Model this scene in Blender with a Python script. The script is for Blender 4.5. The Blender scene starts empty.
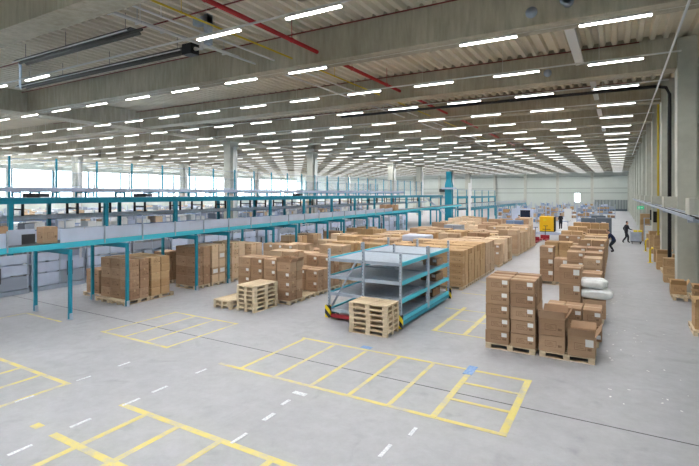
import bpy, bmesh, math, random
from mathutils import Vector, Matrix
from mathutils.bvhtree import BVHTree
random.seed(11)
scene = bpy.context.scene
COL = scene.collection
PI = math.pi

# ------------------------------------------------------------------ camera
FPX, HZ, CXP = 464.0, 194.0, 349.5
YAW = math.atan(268.5 / FPX)
CA, SA = math.cos(YAW), math.sin(YAW)
CAMH = 3.95
cam_data = bpy.data.cameras.new('camera')
cam_data.sensor_width = 36.0
cam_data.lens = FPX / 699 * 36
cam_data.shift_y = -(233 - HZ) / 699
cam_data.clip_end = 400
cam = bpy.data.objects.new('camera', cam_data)
cam.location = (0, 0, CAMH)
cam.rotation_euler = (PI / 2, 0, YAW)
COL.objects.link(cam)
scene.camera = cam

# ------------------------------------------------------------------ world, exposure
scene.view_settings.view_transform = 'Standard'
scene.view_settings.look = 'None'
scene.view_settings.gamma = 1
scene.view_settings.use_curve_mapping = False
scene.view_settings.exposure = 1.42
TUBE_STRENGTH = 98.0
SKY_STRENGTH = 5.0
world = bpy.data.worlds.new('overcast_sky')
scene.world = world
world.use_nodes = True
wn = world.node_tree.nodes
wn['Background'].inputs[0].default_value = (0.86, 0.93, 1.0, 1)
wn['Background'].inputs[1].default_value = SKY_STRENGTH
scene.cycles.max_bounces = 8
scene.cycles.diffuse_bounces = 5
scene.cycles.glossy_bounces = 3
scene.cycles.transmission_bounces = 4
scene.cycles.transparent_max_bounces = 12
scene.cycles.sample_clamp_indirect = 6
scene.cycles.caustics_reflective = False
scene.cycles.caustics_refractive = False

# ------------------------------------------------------------------ materials
MATS = {}
def mat(name, col, rough=0.6, metal=0.0, noise=0.0, nscale=4.0, col2=None, bump=0.0, stretch=(1, 1, 1), rnd=None,
        emit=0.0, spec=0.4):
    m = bpy.data.materials.new(name)
    m.use_nodes = True
    nt = m.node_tree; N = nt.nodes; L = nt.links
    b = N['Principled BSDF']
    b.inputs['Base Color'].default_value = (*col, 1)
    b.inputs['Roughness'].default_value = rough
    b.inputs['Metallic'].default_value = metal
    b.inputs['Specular IOR Level'].default_value = spec
    src = None
    if noise > 0 or bump > 0:
        tc = N.new('ShaderNodeTexCoord'); mp = N.new('ShaderNodeMapping')
        mp.inputs['Scale'].default_value = stretch
        L.new(tc.outputs['Object'], mp.inputs[0])
        nz = N.new('ShaderNodeTexNoise'); nz.inputs['Scale'].default_value = nscale
        nz.inputs['Detail'].default_value = 6; nz.inputs['Roughness'].default_value = 0.62
        L.new(mp.outputs[0], nz.inputs['Vector'])
    if rnd:
        oi = N.new('ShaderNodeObjectInfo')
        mx = N.new('ShaderNodeMix'); mx.data_type = 'RGBA'
        mx.inputs[6].default_value = (*col, 1); mx.inputs[7].default_value = (*rnd, 1)
        L.new(oi.outputs['Random'], mx.inputs[0]); src = mx.outputs[2]
    if noise > 0:
        c2 = col2 or tuple(c * (1 - noise) for c in col)
        mx = N.new('ShaderNodeMix'); mx.data_type = 'RGBA'
        rp = N.new('ShaderNodeMapRange'); rp.inputs[1].default_value = 0.35; rp.inputs[2].default_value = 0.68
        L.new(nz.outputs['Fac'], rp.inputs[0]); L.new(rp.outputs[0], mx.inputs[0])
        if rnd:
            dk = N.new('ShaderNodeMix'); dk.data_type = 'RGBA'; dk.blend_type = 'MULTIPLY'; dk.inputs[0].default_value = 1
            L.new(src, dk.inputs[6]); dk.inputs[7].default_value = (1 - noise, 1 - noise, 1 - noise, 1)
            L.new(src, mx.inputs[6]); L.new(dk.outputs[2], mx.inputs[7])
        else:
            mx.inputs[6].default_value = (*col, 1); mx.inputs[7].default_value = (*c2, 1)
        src = mx.outputs[2]
    if src: L.new(src, b.inputs['Base Color'])
    if bump > 0:
        bp = N.new('ShaderNodeBump'); bp.inputs['Strength'].default_value = bump; bp.inputs['Distance'].default_value = 0.02
        L.new(nz.outputs['Fac'], bp.inputs['Height']); L.new(bp.outputs[0], b.inputs['Normal'])
    if emit > 0:
        b.inputs['Emission Color'].default_value = (*col, 1)
        b.inputs['Emission Strength'].default_value = emit
    MATS[name] = m
    return m

mat('teal', (0.008, 0.235, 0.345), 0.42)
mat('teal_light', (0.06, 0.52, 0.68), 0.4)
mat('galv', (0.42, 0.49, 0.60), 0.42, 0.2, noise=0.15, nscale=3)
mat('panel', (0.54, 0.61, 0.78), 0.45, 0.0, noise=0.12, nscale=1.5)
mat('roller', (0.46, 0.55, 0.67), 0.35, 0.2, noise=0.2, nscale=8)
mat('steel_dark', (0.055, 0.06, 0.07), 0.5)
mat('black', (0.015, 0.015, 0.018), 0.6)
mat('rubber', (0.02, 0.02, 0.02), 0.8)
mat('white', (0.78, 0.79, 0.80), 0.5)
mat('paper', (0.80, 0.80, 0.80), 0.7)
mat('plastic_wrap', (0.88, 0.91, 0.94), 0.25, noise=0.15, nscale=6, bump=0.6)
mat('kraft', (0.33, 0.205, 0.128), 0.8, rnd=(0.46, 0.31, 0.205), noise=0.12, nscale=3, bump=0.1, stretch=(1, 1, 6), spec=0.2)
mat('kraft_tan', (0.43, 0.295, 0.19), 0.8, rnd=(0.60, 0.45, 0.315), noise=0.12, nscale=3, bump=0.1, stretch=(1, 1, 6), spec=0.2)
mat('kraft_orange', (0.42, 0.265, 0.135), 0.8, rnd=(0.58, 0.40, 0.23), noise=0.12, nscale=3, bump=0.1, stretch=(1, 1, 6), spec=0.2)
mat('kraft_pale', (0.68, 0.50, 0.33), 0.8, rnd=(0.74, 0.58, 0.42), noise=0.10, nscale=3, bump=0.1, stretch=(1, 1, 6), spec=0.2)
mat('tape', (0.47, 0.31, 0.17), 0.3)
mat('print', (0.13, 0.07, 0.04), 0.8)
mat('wood', (0.68, 0.545, 0.375), 0.75, rnd=(0.76, 0.64, 0.47), noise=0.25, nscale=5, bump=0.2, stretch=(1, 6, 6), spec=0.2)
mat('wood_old', (0.52, 0.42, 0.29), 0.8, rnd=(0.62, 0.51, 0.36), noise=0.3, nscale=5, bump=0.2, stretch=(1, 6, 6), spec=0.2)
mat('yellow', (0.82, 0.62, 0.03), 0.5)
mat('yellow_machine', (0.85, 0.50, 0.01), 0.4)
mat('pipe_red', (0.42, 0.015, 0.02), 0.4)
mat('pipe_yellow', (0.62, 0.46, 0.03), 0.45)
mat('pipe_brown', (0.17, 0.03, 0.025), 0.5)
mat('red', (0.28, 0.02, 0.03), 0.5)
mat('blue_tape', (0.10, 0.26, 0.62), 0.6, noise=0.3, nscale=20, col2=(0.3, 0.42, 0.62))
mat('white_mark', (0.80, 0.82, 0.84), 0.7, noise=0.3, nscale=30, col2=(0.45, 0.5, 0.55))
mat('concrete_col', (0.54, 0.55, 0.50), 0.8, noise=0.14, nscale=1.6, bump=0.15, spec=0.2)
mat('sheet', (0.55, 0.60, 0.57), 0.6, noise=0.05, nscale=0.3)
mat('sheet_line', (0.28, 0.32, 0.315), 0.6)
mat('deck', (0.76, 0.71, 0.59), 0.55, noise=0.1, nscale=0.6, spec=0.4)
mat('lamp_body', (0.75, 0.76, 0.76), 0.5)
mat('heater', (0.07, 0.065, 0.055), 0.5)
mat('green_sign', (0.02, 0.45, 0.22), 0.5, emit=0.6)
mat('screen', (0.012, 0.02, 0.045), 0.2)
mat('skin', (0.55, 0.33, 0.24), 0.6)
mat('hair', (0.03, 0.02, 0.015), 0.7)
mat('navy', (0.012, 0.022, 0.075), 0.8, noise=0.2, nscale=10)
mat('dark_cloth', (0.014, 0.016, 0.024), 0.85, noise=0.2, nscale=10)
mat('grey_cloth', (0.20, 0.20, 0.20), 0.85, noise=0.2, nscale=10)
mat('tote_blue', (0.16, 0.25, 0.44), 0.5)
mat('tote_grey', (0.30, 0.34, 0.42), 0.5)
mat('slate', (0.12, 0.15, 0.19), 0.6, noise=0.2, nscale=3)

def tube_mat():
    m = bpy.data.materials.new('tube_glow'); m.use_nodes = True
    nt = m.node_tree; nt.nodes.clear()
    e = nt.nodes.new('ShaderNodeEmission'); o = nt.nodes.new('ShaderNodeOutputMaterial')
    e.inputs[0].default_value = (1.0, 0.985, 0.95, 1)
    # downlight reflector optic: the luminaire is brightest straight below and fades towards the horizontal
    N = nt.nodes; L = nt.links
    g = N.new('ShaderNodeNewGeometry'); sp = N.new('ShaderNodeSeparateXYZ'); L.new(g.outputs['Incoming'], sp.inputs[0])
    ng = N.new('ShaderNodeMath'); ng.operation = 'MULTIPLY'; ng.inputs[1].default_value = -1; L.new(sp.outputs['Z'], ng.inputs[0])
    mx = N.new('ShaderNodeMath'); mx.operation = 'MAXIMUM'; mx.inputs[1].default_value = 0.0; L.new(ng.outputs[0], mx.inputs[0])
    pw = N.new('ShaderNodeMath'); pw.operation = 'POWER'; pw.inputs[1].default_value = 1.7; L.new(mx.outputs[0], pw.inputs[0])
    ml = N.new('ShaderNodeMath'); ml.operation = 'MULTIPLY_ADD'; ml.inputs[1].default_value = TUBE_STRENGTH; ml.inputs[2].default_value = 0.3
    L.new(pw.outputs[0], ml.inputs[0]); L.new(ml.outputs[0], e.inputs[1])
    nt.links.new(e.outputs[0], o.inputs[0]); MATS['tube'] = m
tube_mat()

def glass_mat():
    m = bpy.data.materials.new('window_glass'); m.use_nodes = True
    nt = m.node_tree; N = nt.nodes; N.clear()
    t = N.new('ShaderNodeBsdfTransparent'); g = N.new('ShaderNodeBsdfGlossy'); x = N.new('ShaderNodeMixShader')
    o = N.new('ShaderNodeOutputMaterial'); t.inputs[0].default_value = (0.93, 0.96, 0.97, 1)
    g.inputs['Roughness'].default_value = 0.05; x.inputs[0].default_value = 0.07
    nt.links.new(t.outputs[0], x.inputs[1]); nt.links.new(g.outputs[0], x.inputs[2]); nt.links.new(x.outputs[0], o.inputs[0])
    MATS['glass'] = m
glass_mat()

def mesh_guard_mat():
    # fine transparent guard mesh panels on the platform
    m = bpy.data.materials.new('guard_mesh'); m.use_nodes = True
    nt = m.node_tree; N = nt.nodes; b = N['Principled BSDF']
    b.inputs['Base Color'].default_value = (0.42, 0.50, 0.56, 1); b.inputs['Roughness'].default_value = 0.5
    t = N.new('ShaderNodeBsdfTransparent'); x = N.new('ShaderNodeMixShader'); x.inputs[0].default_value = 0.13
    nt.links.new(t.outputs[0], x.inputs[1]); nt.links.new(b.outputs[0], x.inputs[2])
    nt.links.new(x.outputs[0], N['Material Output'].inputs[0]); MATS['guard'] = m
mesh_guard_mat()

def floor_mat():
    m = bpy.data.materials.new('polished_concrete_floor'); m.use_nodes = True
    nt = m.node_tree; N = nt.nodes; L = nt.links; b = N['Principled BSDF']
    tc = N.new('ShaderNodeTexCoord')
    n1 = N.new('ShaderNodeTexNoise'); n1.inputs['Scale'].default_value = 0.35; n1.inputs['Detail'].default_value = 8; n1.inputs['Roughness'].default_value = 0.65
    n2 = N.new('ShaderNodeTexNoise'); n2.inputs['Scale'].default_value = 3.0; n2.inputs['Detail'].default_value = 10; n2.inputs['Roughness'].default_value = 0.75
    n3 = N.new('ShaderNodeTexNoise'); n3.inputs['Scale'].default_value = 1.1; n3.inputs['Detail'].default_value = 6; n3.inputs['Distortion'].default_value = 1.6
    for n in (n1, n2, n3): L.new(tc.outputs['Object'], n.inputs['Vector'])
    r1 = N.new('ShaderNodeValToRGB')
    r1.color_ramp.elements[0].position = 0.30; r1.color_ramp.elements[0].color = (0.325, 0.335, 0.370, 1)
    r1.color_ramp.elements[1].position = 0.70; r1.color_ramp.elements[1].color = (0.400, 0.412, 0.452, 1)
    L.new(n1.outputs['Fac'], r1.inputs[0])
    r2 = N.new('ShaderNodeValToRGB')
    r2.color_ramp.elements[0].position = 0.30; r2.color_ramp.elements[0].color = (0.84, 0.84, 0.84, 1)
    r2.color_ramp.elements[1].position = 0.62; r2.color_ramp.elements[1].color = (1.0, 1.0, 1.0, 1)
    L.new(n2.outputs['Fac'], r2.inputs[0])
    mx = N.new('ShaderNodeMix'); mx.data_type = 'RGBA'; mx.blend_type = 'MULTIPLY'; mx.inputs[0].default_value = 1
    L.new(r1.outputs[0], mx.inputs[6]); L.new(r2.outputs[0], mx.inputs[7])
    r3 = N.new('ShaderNodeValToRGB')
    r3.color_ramp.elements[0].position = 0.27; r3.color_ramp.elements[0].color = (0.80, 0.81, 0.82, 1)
    r3.color_ramp.elements[1].position = 0.42; r3.color_ramp.elements[1].color = (1, 1, 1, 1)
    L.new(n3.outputs['Fac'], r3.inputs[0])
    m2 = N.new('ShaderNodeMix'); m2.data_type = 'RGBA'; m2.blend_type = 'MULTIPLY'; m2.inputs[0].default_value = 1
    L.new(mx.outputs[2], m2.inputs[6]); L.new(r3.outputs[0], m2.inputs[7])
    L.new(m2.outputs[2], b.inputs['Base Color'])
    rr = N.new('ShaderNodeMapRange'); rr.inputs[3].default_value = 0.34; rr.inputs[4].default_value = 0.52
    L.new(n3.outputs['Fac'], rr.inputs[0]); L.new(rr.outputs[0], b.inputs['Roughness'])
    b.inputs['Specular IOR Level'].default_value = 0.5
    MATS['floor'] = m
floor_mat()

def beam_mat():
    m = bpy.data.materials.new('cast_concrete_beam'); m.use_nodes = True
    nt = m.node_tree; N = nt.nodes; L = nt.links; b = N['Principled BSDF']
    tc = N.new('ShaderNodeTexCoord')
    mp = N.new('ShaderNodeMapping'); mp.inputs['Scale'].default_value = (2.2, 2.2, 0.35)
    L.new(tc.outputs['Object'], mp.inputs[0])
    n1 = N.new('ShaderNodeTexNoise'); n1.inputs['Scale'].default_value = 2.0; n1.inputs['Detail'].default_value = 8; n1.inputs['Roughness'].default_value = 0.7
    n2 = N.new('ShaderNodeTexNoise'); n2.inputs['Scale'].default_value = 0.22; n2.inputs['Detail'].default_value = 4
    L.new(mp.outputs[0], n1.inputs['Vector']); L.new(tc.outputs['Object'], n2.inputs['Vector'])
    r = N.new('ShaderNodeValToRGB')
    r.color_ramp.elements[0].position = 0.30; r.color_ramp.elements[0].color = (0.335, 0.305, 0.225, 1)
    r.color_ramp.elements[1].position = 0.70; r.color_ramp.elements[1].color = (0.51, 0.475, 0.375, 1)
    L.new(n1.outputs['Fac'], r.inputs[0])
    r2 = N.new('ShaderNodeValToRGB')
    r2.color_ramp.elements[0].position = 0.35; r2.color_ramp.elements[0].color = (0.8, 0.8, 0.8, 1)
    r2.color_ramp.elements[1].position = 0.65; r2.color_ramp.elements[1].color = (1.12, 1.12, 1.16, 1)
    L.new(n2.outputs['Fac'], r2.inputs[0])
    mx = N.new('ShaderNodeMix'); mx.data_type = 'RGBA'; mx.blend_type = 'MULTIPLY'; mx.inputs[0].default_value = 1
    L.new(r.outputs[0], mx.inputs[6]); L.new(r2.outputs[0], mx.inputs[7]); L.new(mx.outputs[2], b.inputs['Base Color'])
    b.inputs['Roughness'].default_value = 0.8
    MATS['beam'] = m
beam_mat()

def hazard_mat():
    m = bpy.data.materials.new('hazard_stripes'); m.use_nodes = True
    nt = m.node_tree; N = nt.nodes; L = nt.links; b = N['Principled BSDF']
    tc = N.new('ShaderNodeTexCoord'); w = N.new('ShaderNodeTexWave'); w.bands_direction = 'DIAGONAL'
    w.inputs['Scale'].default_value = 2.0
    r = N.new('ShaderNodeValToRGB'); r.color_ramp.interpolation = 'CONSTANT'
    r.color_ramp.elements[0].color = (0.9, 0.68, 0.02, 1); r.color_ramp.elements[1].position = 0.5; r.color_ramp.elements[1].color = (0.01, 0.01, 0.01, 1)
    L.new(tc.outputs['Object'], w.inputs['Vector']); L.new(w.outputs['Fac'], r.inputs[0]); L.new(r.outputs[0], b.inputs['Base Color'])
    b.inputs['Roughness'].default_value = 0.5
    MATS['hazard'] = m
hazard_mat()

def floor_paint():
    m = bpy.data.materials.new('worn_yellow_floor_paint'); m.use_nodes = True
    nt = m.node_tree; N = nt.nodes; L = nt.links; b = N['Principled BSDF']
    tc = N.new('ShaderNodeTexCoord'); n = N.new('ShaderNodeTexNoise'); n.inputs['Scale'].default_value = 2.2; n.inputs['Detail'].default_value = 8; n.inputs['Roughness'].default_value = 0.7
    L.new(tc.outputs['Object'], n.inputs['Vector'])
    r = N.new('ShaderNodeValToRGB')
    r.color_ramp.elements[0].position = 0.36; r.color_ramp.elements[0].color = (0.44, 0.43, 0.36, 1)
    r.color_ramp.elements[1].position = 0.56; r.color_ramp.elements[1].color = (0.66, 0.57, 0.17, 1)
    L.new(n.outputs['Fac'], r.inputs[0]); L.new(r.outputs[0], b.inputs['Base Color']); b.inputs['Roughness'].default_value = 0.55
    MATS['floor_yellow'] = m
floor_paint()

# ------------------------------------------------------------------ mesh helpers
class MB:
    def __init__(s): s.v = []; s.f = []; s.m = []; s.mats = []; s.sm = []
    def mi(s, m):
        if m not in s.mats: s.mats.append(m)
        return s.mats.index(m)
    def add(s, vs, fs, m, smooth=False):
        o = len(s.v); s.v += [tuple(v) for v in vs]; k = s.mi(m)
        for f in fs: s.f.append(tuple(i + o for i in f)); s.m.append(k); s.sm.append(smooth)
        return s
    def box(s, x0, x1, y0, y1, z0, z1, m):
        vs = [(x0, y0, z0), (x1, y0, z0), (x1, y1, z0), (x0, y1, z0), (x0, y0, z1), (x1, y0, z1), (x1, y1, z1), (x0, y1, z1)]
        return s.add(vs, [(0, 3, 2, 1), (4, 5, 6, 7), (0, 1, 5, 4), (1, 2, 6, 5), (2, 3, 7, 6), (3, 0, 4, 7)], m)
    def cbox(s, c, d, m, rot=None):
        hx, hy, hz = d[0] / 2, d[1] / 2, d[2] / 2
        vs = [Vector((x, y, z)) for z in (-hz, hz) for x, y in ((-hx, -hy), (hx, -hy), (hx, hy), (-hx, hy))]
        if rot is not None: vs = [rot @ v for v in vs]
        vs = [v + Vector(c) for v in vs]
        return s.add(vs, [(0, 3, 2, 1), (4, 5, 6, 7), (0, 1, 5, 4), (1, 2, 6, 5), (2, 3, 7, 6), (3, 0, 4, 7)], m)
    def bar(s, a, b, w, h, m):
        a = Vector(a); b = Vector(b); d = (b - a); L = d.length; d.normalize()
        up = Vector((0, 0, 1)) if abs(d.z) < 0.95 else Vector((0, 1, 0))
        x = d.cross(up).normalized(); z = x.cross(d).normalized()
        vs = []
        for p in (a, b):
            for i, j in ((-1, -1), (1, -1), (1, 1), (-1, 1)): vs.append(p + x * i * w / 2 + z * j * h / 2)
        return s.add(vs, [(0, 1, 2, 3), (7, 6, 5, 4), (0, 4, 5, 1), (1, 5, 6, 2), (2, 6, 7, 3), (3, 7, 4, 0)], m)
    def tube(s, pts, r, m, n=8, caps=True):
        rings = []
        P = [Vector(p) for p in pts]
        for i, p in enumerate(P):
            d = (P[min(i + 1, len(P) - 1)] - P[max(i - 1, 0)]).normalized()
            up = Vector((0, 0, 1)) if abs(d.z) < 0.9 else Vector((0, 1, 0))
            x = d.cross(up).normalized(); z = x.cross(d).normalized()
            rr = r[i] if isinstance(r, (list, tuple)) else r
            rings.append([p + (x * math.cos(2 * PI * k / n) + z * math.sin(2 * PI * k / n)) * rr for k in range(n)])
        vs = [v for R in rings for v in R]; fs = []
        for i in range(len(P) - 1):
            for k in range(n):
                a = i * n + k; b = i * n + (k + 1) % n
                fs.append((a, b, b + n, a + n))
        if caps: fs.append(tuple(range(n))[::-1]); fs.append(tuple(range(len(vs) - n, len(vs))))
        return s.add(vs, fs, m, True)
    def mesh(s, name):
        me = bpy.data.meshes.new(name); me.from_pydata(s.v, [], s.f)
        for k in s.mats: me.materials.append(MATS[k])
        me.polygons.foreach_set('material_index', s.m)
        me.polygons.foreach_set('use_smooth', s.sm)
        bm = bmesh.new(); bm.from_mesh(me); bmesh.ops.recalc_face_normals(bm, faces=bm.faces); bm.to_mesh(me); bm.free()
        me.update(); return me
    def build(s, name, parent=None, loc=(0, 0, 0), rz=0, bevel=0):
        o = bpy.data.objects.new(name, s.mesh(name)); COL.objects.link(o)
        if parent: o.parent = parent
        o.location = loc; o.rotation_euler = (0, 0, rz)
        if bevel:
            b = o.modifiers.new('bevel', 'BEVEL'); b.width = bevel; b.segments = 2; b.limit_method = 'ANGLE'
        return o

def tag(o, label, cat, group=None, kind=None):
    if label: o['label'] = label
    if cat: o['category'] = cat
    if group: o['group'] = group
    if kind: o['kind'] = kind
    return o
def empty(name, loc, rz=0):
    o = bpy.data.objects.new(name, None); o.empty_display_size = 0.2
    COL.objects.link(o); o.location = loc; o.rotation_euler = (0, 0, rz); return o
def linked(name, me, parent=None, loc=(0, 0, 0), rz=0):
    o = bpy.data.objects.new(name, me); COL.objects.link(o)
    if parent: o.parent = parent
    o.location = loc; o.rotation_euler = (0, 0, rz); return o
def copy_tree(o, parent=None):
    c = o.copy(); COL.objects.link(c); c.parent = parent
    for ch in list(o.children): copy_tree(ch, c)
    return c
def struct(o): o['kind'] = 'structure'; return o
def proj(x, y, z):
    d = -x * SA + y * CA; r = x * CA + y * SA
    if d < 0.3: return None
    return (CXP + FPX * r / d, HZ - FPX * (z - CAMH) / d, d)
ORD = ['first', 'second', 'third', 'fourth', 'fifth', 'sixth', 'seventh', 'eighth', 'ninth', 'tenth', 'eleventh', 'twelfth',
       'thirteenth', 'fourteenth', 'fifteenth', 'sixteenth', 'seventeenth', 'eighteenth', 'nineteenth', 'twentieth',
       'twenty-first', 'twenty-second', 'twenty-third', 'twenty-fourth', 'twenty-fifth', 'twenty-sixth', 'twenty-seventh',
       'twenty-eighth', 'twenty-ninth', 'thirtieth', 'thirty-first', 'thirty-second']

# ------------------------------------------------------------------ building shell
XL, XR, YB, YF = -92.0, 3.3, -7.0, 124.0
ZS, ZD = 9.0, 10.25  # roof, beams, lights, services and columns: numbers scaled up about the camera point
struct(MB().box(XL, XR, YB, YF, -0.2, 0.0, 'floor').build('floor'))
# roof deck: trapezoid profile running away from the camera
mb = MB(); pitch = 0.45; x = XL; prof = []
while x < XR:
    prof += [(x, ZD), (x + 0.15, ZD), (x + 0.21, ZD + 0.18), (x + 0.39, ZD + 0.18)]
    x += pitch
prof.append((x, ZD))
vs = [(p[0], YB, p[1]) for p in prof] + [(p[0], YF, p[1]) for p in prof]
n = len(prof)
mb.add(vs, [(i, i + 1, i + 1 + n, i + n) for i in range(n - 1)], 'deck')
mb.box(XL, XR + .3, YB, YF, ZD + 0.2, ZD + 0.35, 'deck')
struct(mb.build('ceiling'))
# cross beams and lengthwise girders
BY = [15.25 + 7.81 * k for k in range(-2, 14)]
for k, yc in enumerate(BY):
    mb = MB(); mb.box(XL, 2.04, yc - 0.45, yc + 0.45, ZS, ZD, 'beam')
    mb.box(XL, 2.04, yc - 0.38, yc + 0.38, ZD, ZD + 0.19, 'beam')
    struct(mb.build('trim_%d' % (k + 1), bevel=0.02))
GX = [-32.25, -62.5]
for k, gx in enumerate(GX):
    struct(MB().box(gx - 0.75, gx + 0.75, YB, YF, ZS - 0.06, ZD, 'beam').build('trim_%d' % (k + 30), bevel=0.02))
# walls
mb = MB(); mb.box(XR, XR + 0.3, YB, YF + .3, 0, ZD + .2, 'sheet')
y = YB
while y < YF:
    mb.box(XR - 0.03, XR, y, y + 0.12, 0, ZD, 'sheet'); y += 0.3
struct(mb.build('wall_right'))
mb = MB()
WX0, WX1, WZ0, WZ1 = -9.05, -7.9, 2.05, 4.12
mb.box(XL, WX0, YF, YF + .3, 0, ZD + .2, 'sheet'); mb.box(WX1, XR + .3, YF, YF + .3, 0, ZD + .2, 'sheet')
mb.box(WX0, WX1, YF, YF + .3, 0, WZ0, 'sheet'); mb.box(WX0, WX1, YF, YF + .3, WZ1, ZD + .2, 'sheet')
for z in (4.15, 5.25, 8.1): mb.box(XL, XR, YF - 0.14, YF, z, z + 0.14, 'sheet_line')
struct(mb.build('wall_far'))
xx = 2.2; k = 60
while xx > XL:
    struct(MB().box(xx - 0.3, xx + 0.3, YF - 0.5, YF - .14, 0, ZS, 'concrete_col').build('trim_%d' % k)); xx -= 7.5; k += 1
g = MB().box(WX0, WX1, YF + .1, YF + .12, WZ0, WZ1, 'glass').build('window_1'); struct(g)
MB().box(WX0 - .05, WX1 + .05, YF - .02, YF + .02, WZ0 - .06, WZ0, 'white').box(WX0 - .05, WX1 + .05, YF - .02, YF + .02, WZ1, WZ1 + .06, 'white').build('window_frame', g)
struct(MB().box(XL, XR + .3, YB - .3, YB, 0, ZD + .2, 'sheet').build('wall_near'))
# left wall with long bands of daylight windows
mb = MB(); mb.box(XL - .3, XL, YB, YF + .3, 0, 2.2, 'sheet'); mb.box(XL - .3, XL, YB, YF + .3, 8.4, ZD + .2, 'sheet')
y = YB; seg = []
while y < YF:
    mb.box(XL - .3, XL, y, y + 0.3, 2.2, 8.4, 'sheet'); seg.append((y + .3, min(y + 7.81, YF))); y += 7.81
struct(mb.build('wall_left'))
for k, (a, b) in enumerate(seg):
    w = struct(MB().box(XL - .16, XL - .14, a, b, 2.2, 8.4, 'glass').build('window_%d' % (k + 2)))
    fr = MB()
    for j in range(5):
        yy = a + (b - a) * j / 4; fr.box(XL - .2, XL - .08, yy - .03, yy + .03, 2.2, 8.4, 'white')
    for z in (2.24, 5.3, 8.36): fr.box(XL - .2, XL - .08, a, b, z - .04, z + .04, 'white')
    fr.build('window_frame', w)
# interior columns
k = 90
for gx, ys in ((-32.25, (32.9, 46.6, 69.5, 81.9, 100.5, 115)), (-62.5, (35.4, 53, 71, 89, 107)), (-32.25, (10.0,)), (-62.5, (17,))):
    for yy in ys:
        mb = MB(); mb.box(gx - .42, gx + .42, yy - .48, yy + .48, 0, ZS - .06, 'concrete_col')
        mb.box(gx - .5, gx + .5, yy - .56, yy + .56, ZS - .6, ZS - .06, 'concrete_col')
        mb.tube([(gx + .68, yy - .1, 0), (gx + .68, yy - .1, ZS - 1.0), (gx + .5, yy, ZS - .6)], .19, 'white', 10)
        struct(mb.build('trim_%d' % k, bevel=.015)); k += 1
# right hand wall columns with corbels
COLY = [22.75 + 7.81 * i for i in range(-2, 13)]
for i, yy in enumerate(COLY):
    mb = MB(); mb.box(2.06, 2.72, yy, yy + .95, 0, ZD, 'concrete_col')
    mb.box(2.72, XR, yy + .1, yy + .85, 0, ZS, 'concrete_col')
    struct(mb.build('trim_%d' % (110 + i), bevel=.02))
# rail along the wall columns at the head of the low cladding
mb = MB(); mb.box(XR - .3, XR - .03, YB, YF, 3.55, 3.85, 'sheet'); struct(mb.build('trim_140'))
# expansion seams in the slab
mb = MB(); mb.box(-40, XR, 9.03, 9.05, 0, 0.002, 'black'); struct(mb.build('trim_141'))
# entrance doors in the far wall
for j, (a, b) in enumerate(((-4.7, -1.3), (-1.1, 1.8))):
    mb = MB(); mb.box(a, b, YF - .25, YF - .14, 0, 2.6, 'sheet_line')
    for q in range(6): mb.box(a + (b - a) * q / 5 - .06, a + (b - a) * q / 5 + .06, YF - .3, YF - .25, 0, 2.6, 'slate')
    mb.box(a, b, YF - .3, YF - .25, 0, .5, 'slate')
    struct(mb.build('door_%d' % (j + 1)))

# ------------------------------------------------------------------ lights: rails and luminaires
body_mb = MB()
body_mb.add([(-.91, -.05, .0), (.91, -.05, .0), (.91, .05, .0), (-.91, .05, .0), (-.91, -.03, .07), (.91, -.03, .07), (.91, .03, .07), (-.91, .03, .07)],
            [(0, 3, 2, 1), (4, 5, 6, 7), (0, 1, 5, 4), (1, 2, 6, 5), (2, 3, 7, 6), (3, 0, 4, 7)], 'lamp_body')
body_me = body_mb.mesh('lamp_housing')
tb = MB(); tb.box(-.90, .90, -.047, .047, -.035, -.0, 'tube'); tube_me = tb.mesh('lamp_tube')
both = MB(); both.v = list(body_mb.v); both.f = list(body_mb.f); both.m = list(body_mb.m); both.sm = list(body_mb.sm); both.mats = list(body_mb.mats)
both.box(-.90, .90, -.047, .047, -.035, -.0, 'tube')
lamps = []
ROWY = [10.5 + 4.8 * k for k in range(-3, 24)]  # the first rows, unseen over and behind the camera, are added for even light
for ri, yy in enumerate(ROWY):
    vis = ri - 3
    mb = MB(); mb.box(-91, 1.95, yy - .025, yy + .025, ZS + .0, ZS + .05, 'lamp_body')
    x = -90.0
    near = any(abs(yy - b) < .48 for b in BY)
    while x < 1.9:
        top = ZS if near else ZD
        if any(abs(x - g) < .8 for g in GX): top = ZS - .04
        if top > ZS + .1: mb.tube([(x, yy, ZS + .04), (x, yy, top + .01)], .006, 'lamp_body', 4, False)
        x += 3.575
    rail = mb.build('light_rail')
    if vis >= 0: tag(rail, 'thin white light rail across the hall, %s row from the camera' % ORD[vis], 'light rail', 'light rails under the roof')
    else: tag(rail, 'added unseen light rail above the camera, %s one back' % ORD[-vis - 1], 'light rail', 'added light rails behind the camera')
    for j in range(27):
        xc = -0.09 - 3.575 * j + (0.0 if ri % 2 == 0 else 0.0)
        if xc < -90: break
        if vis == 0 and j in (4 + 1 - 1, 5): continue
        if vis == 1 and j == 2: continue
        p = proj(xc, yy, ZS)
        seen = p and -15 < p[0] < 714 and -5 < p[1]
        lamps.append((p[2] if seen else 999, vis, j, xc, yy))
lamps.sort()
NL = 290
rest = MB()
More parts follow.
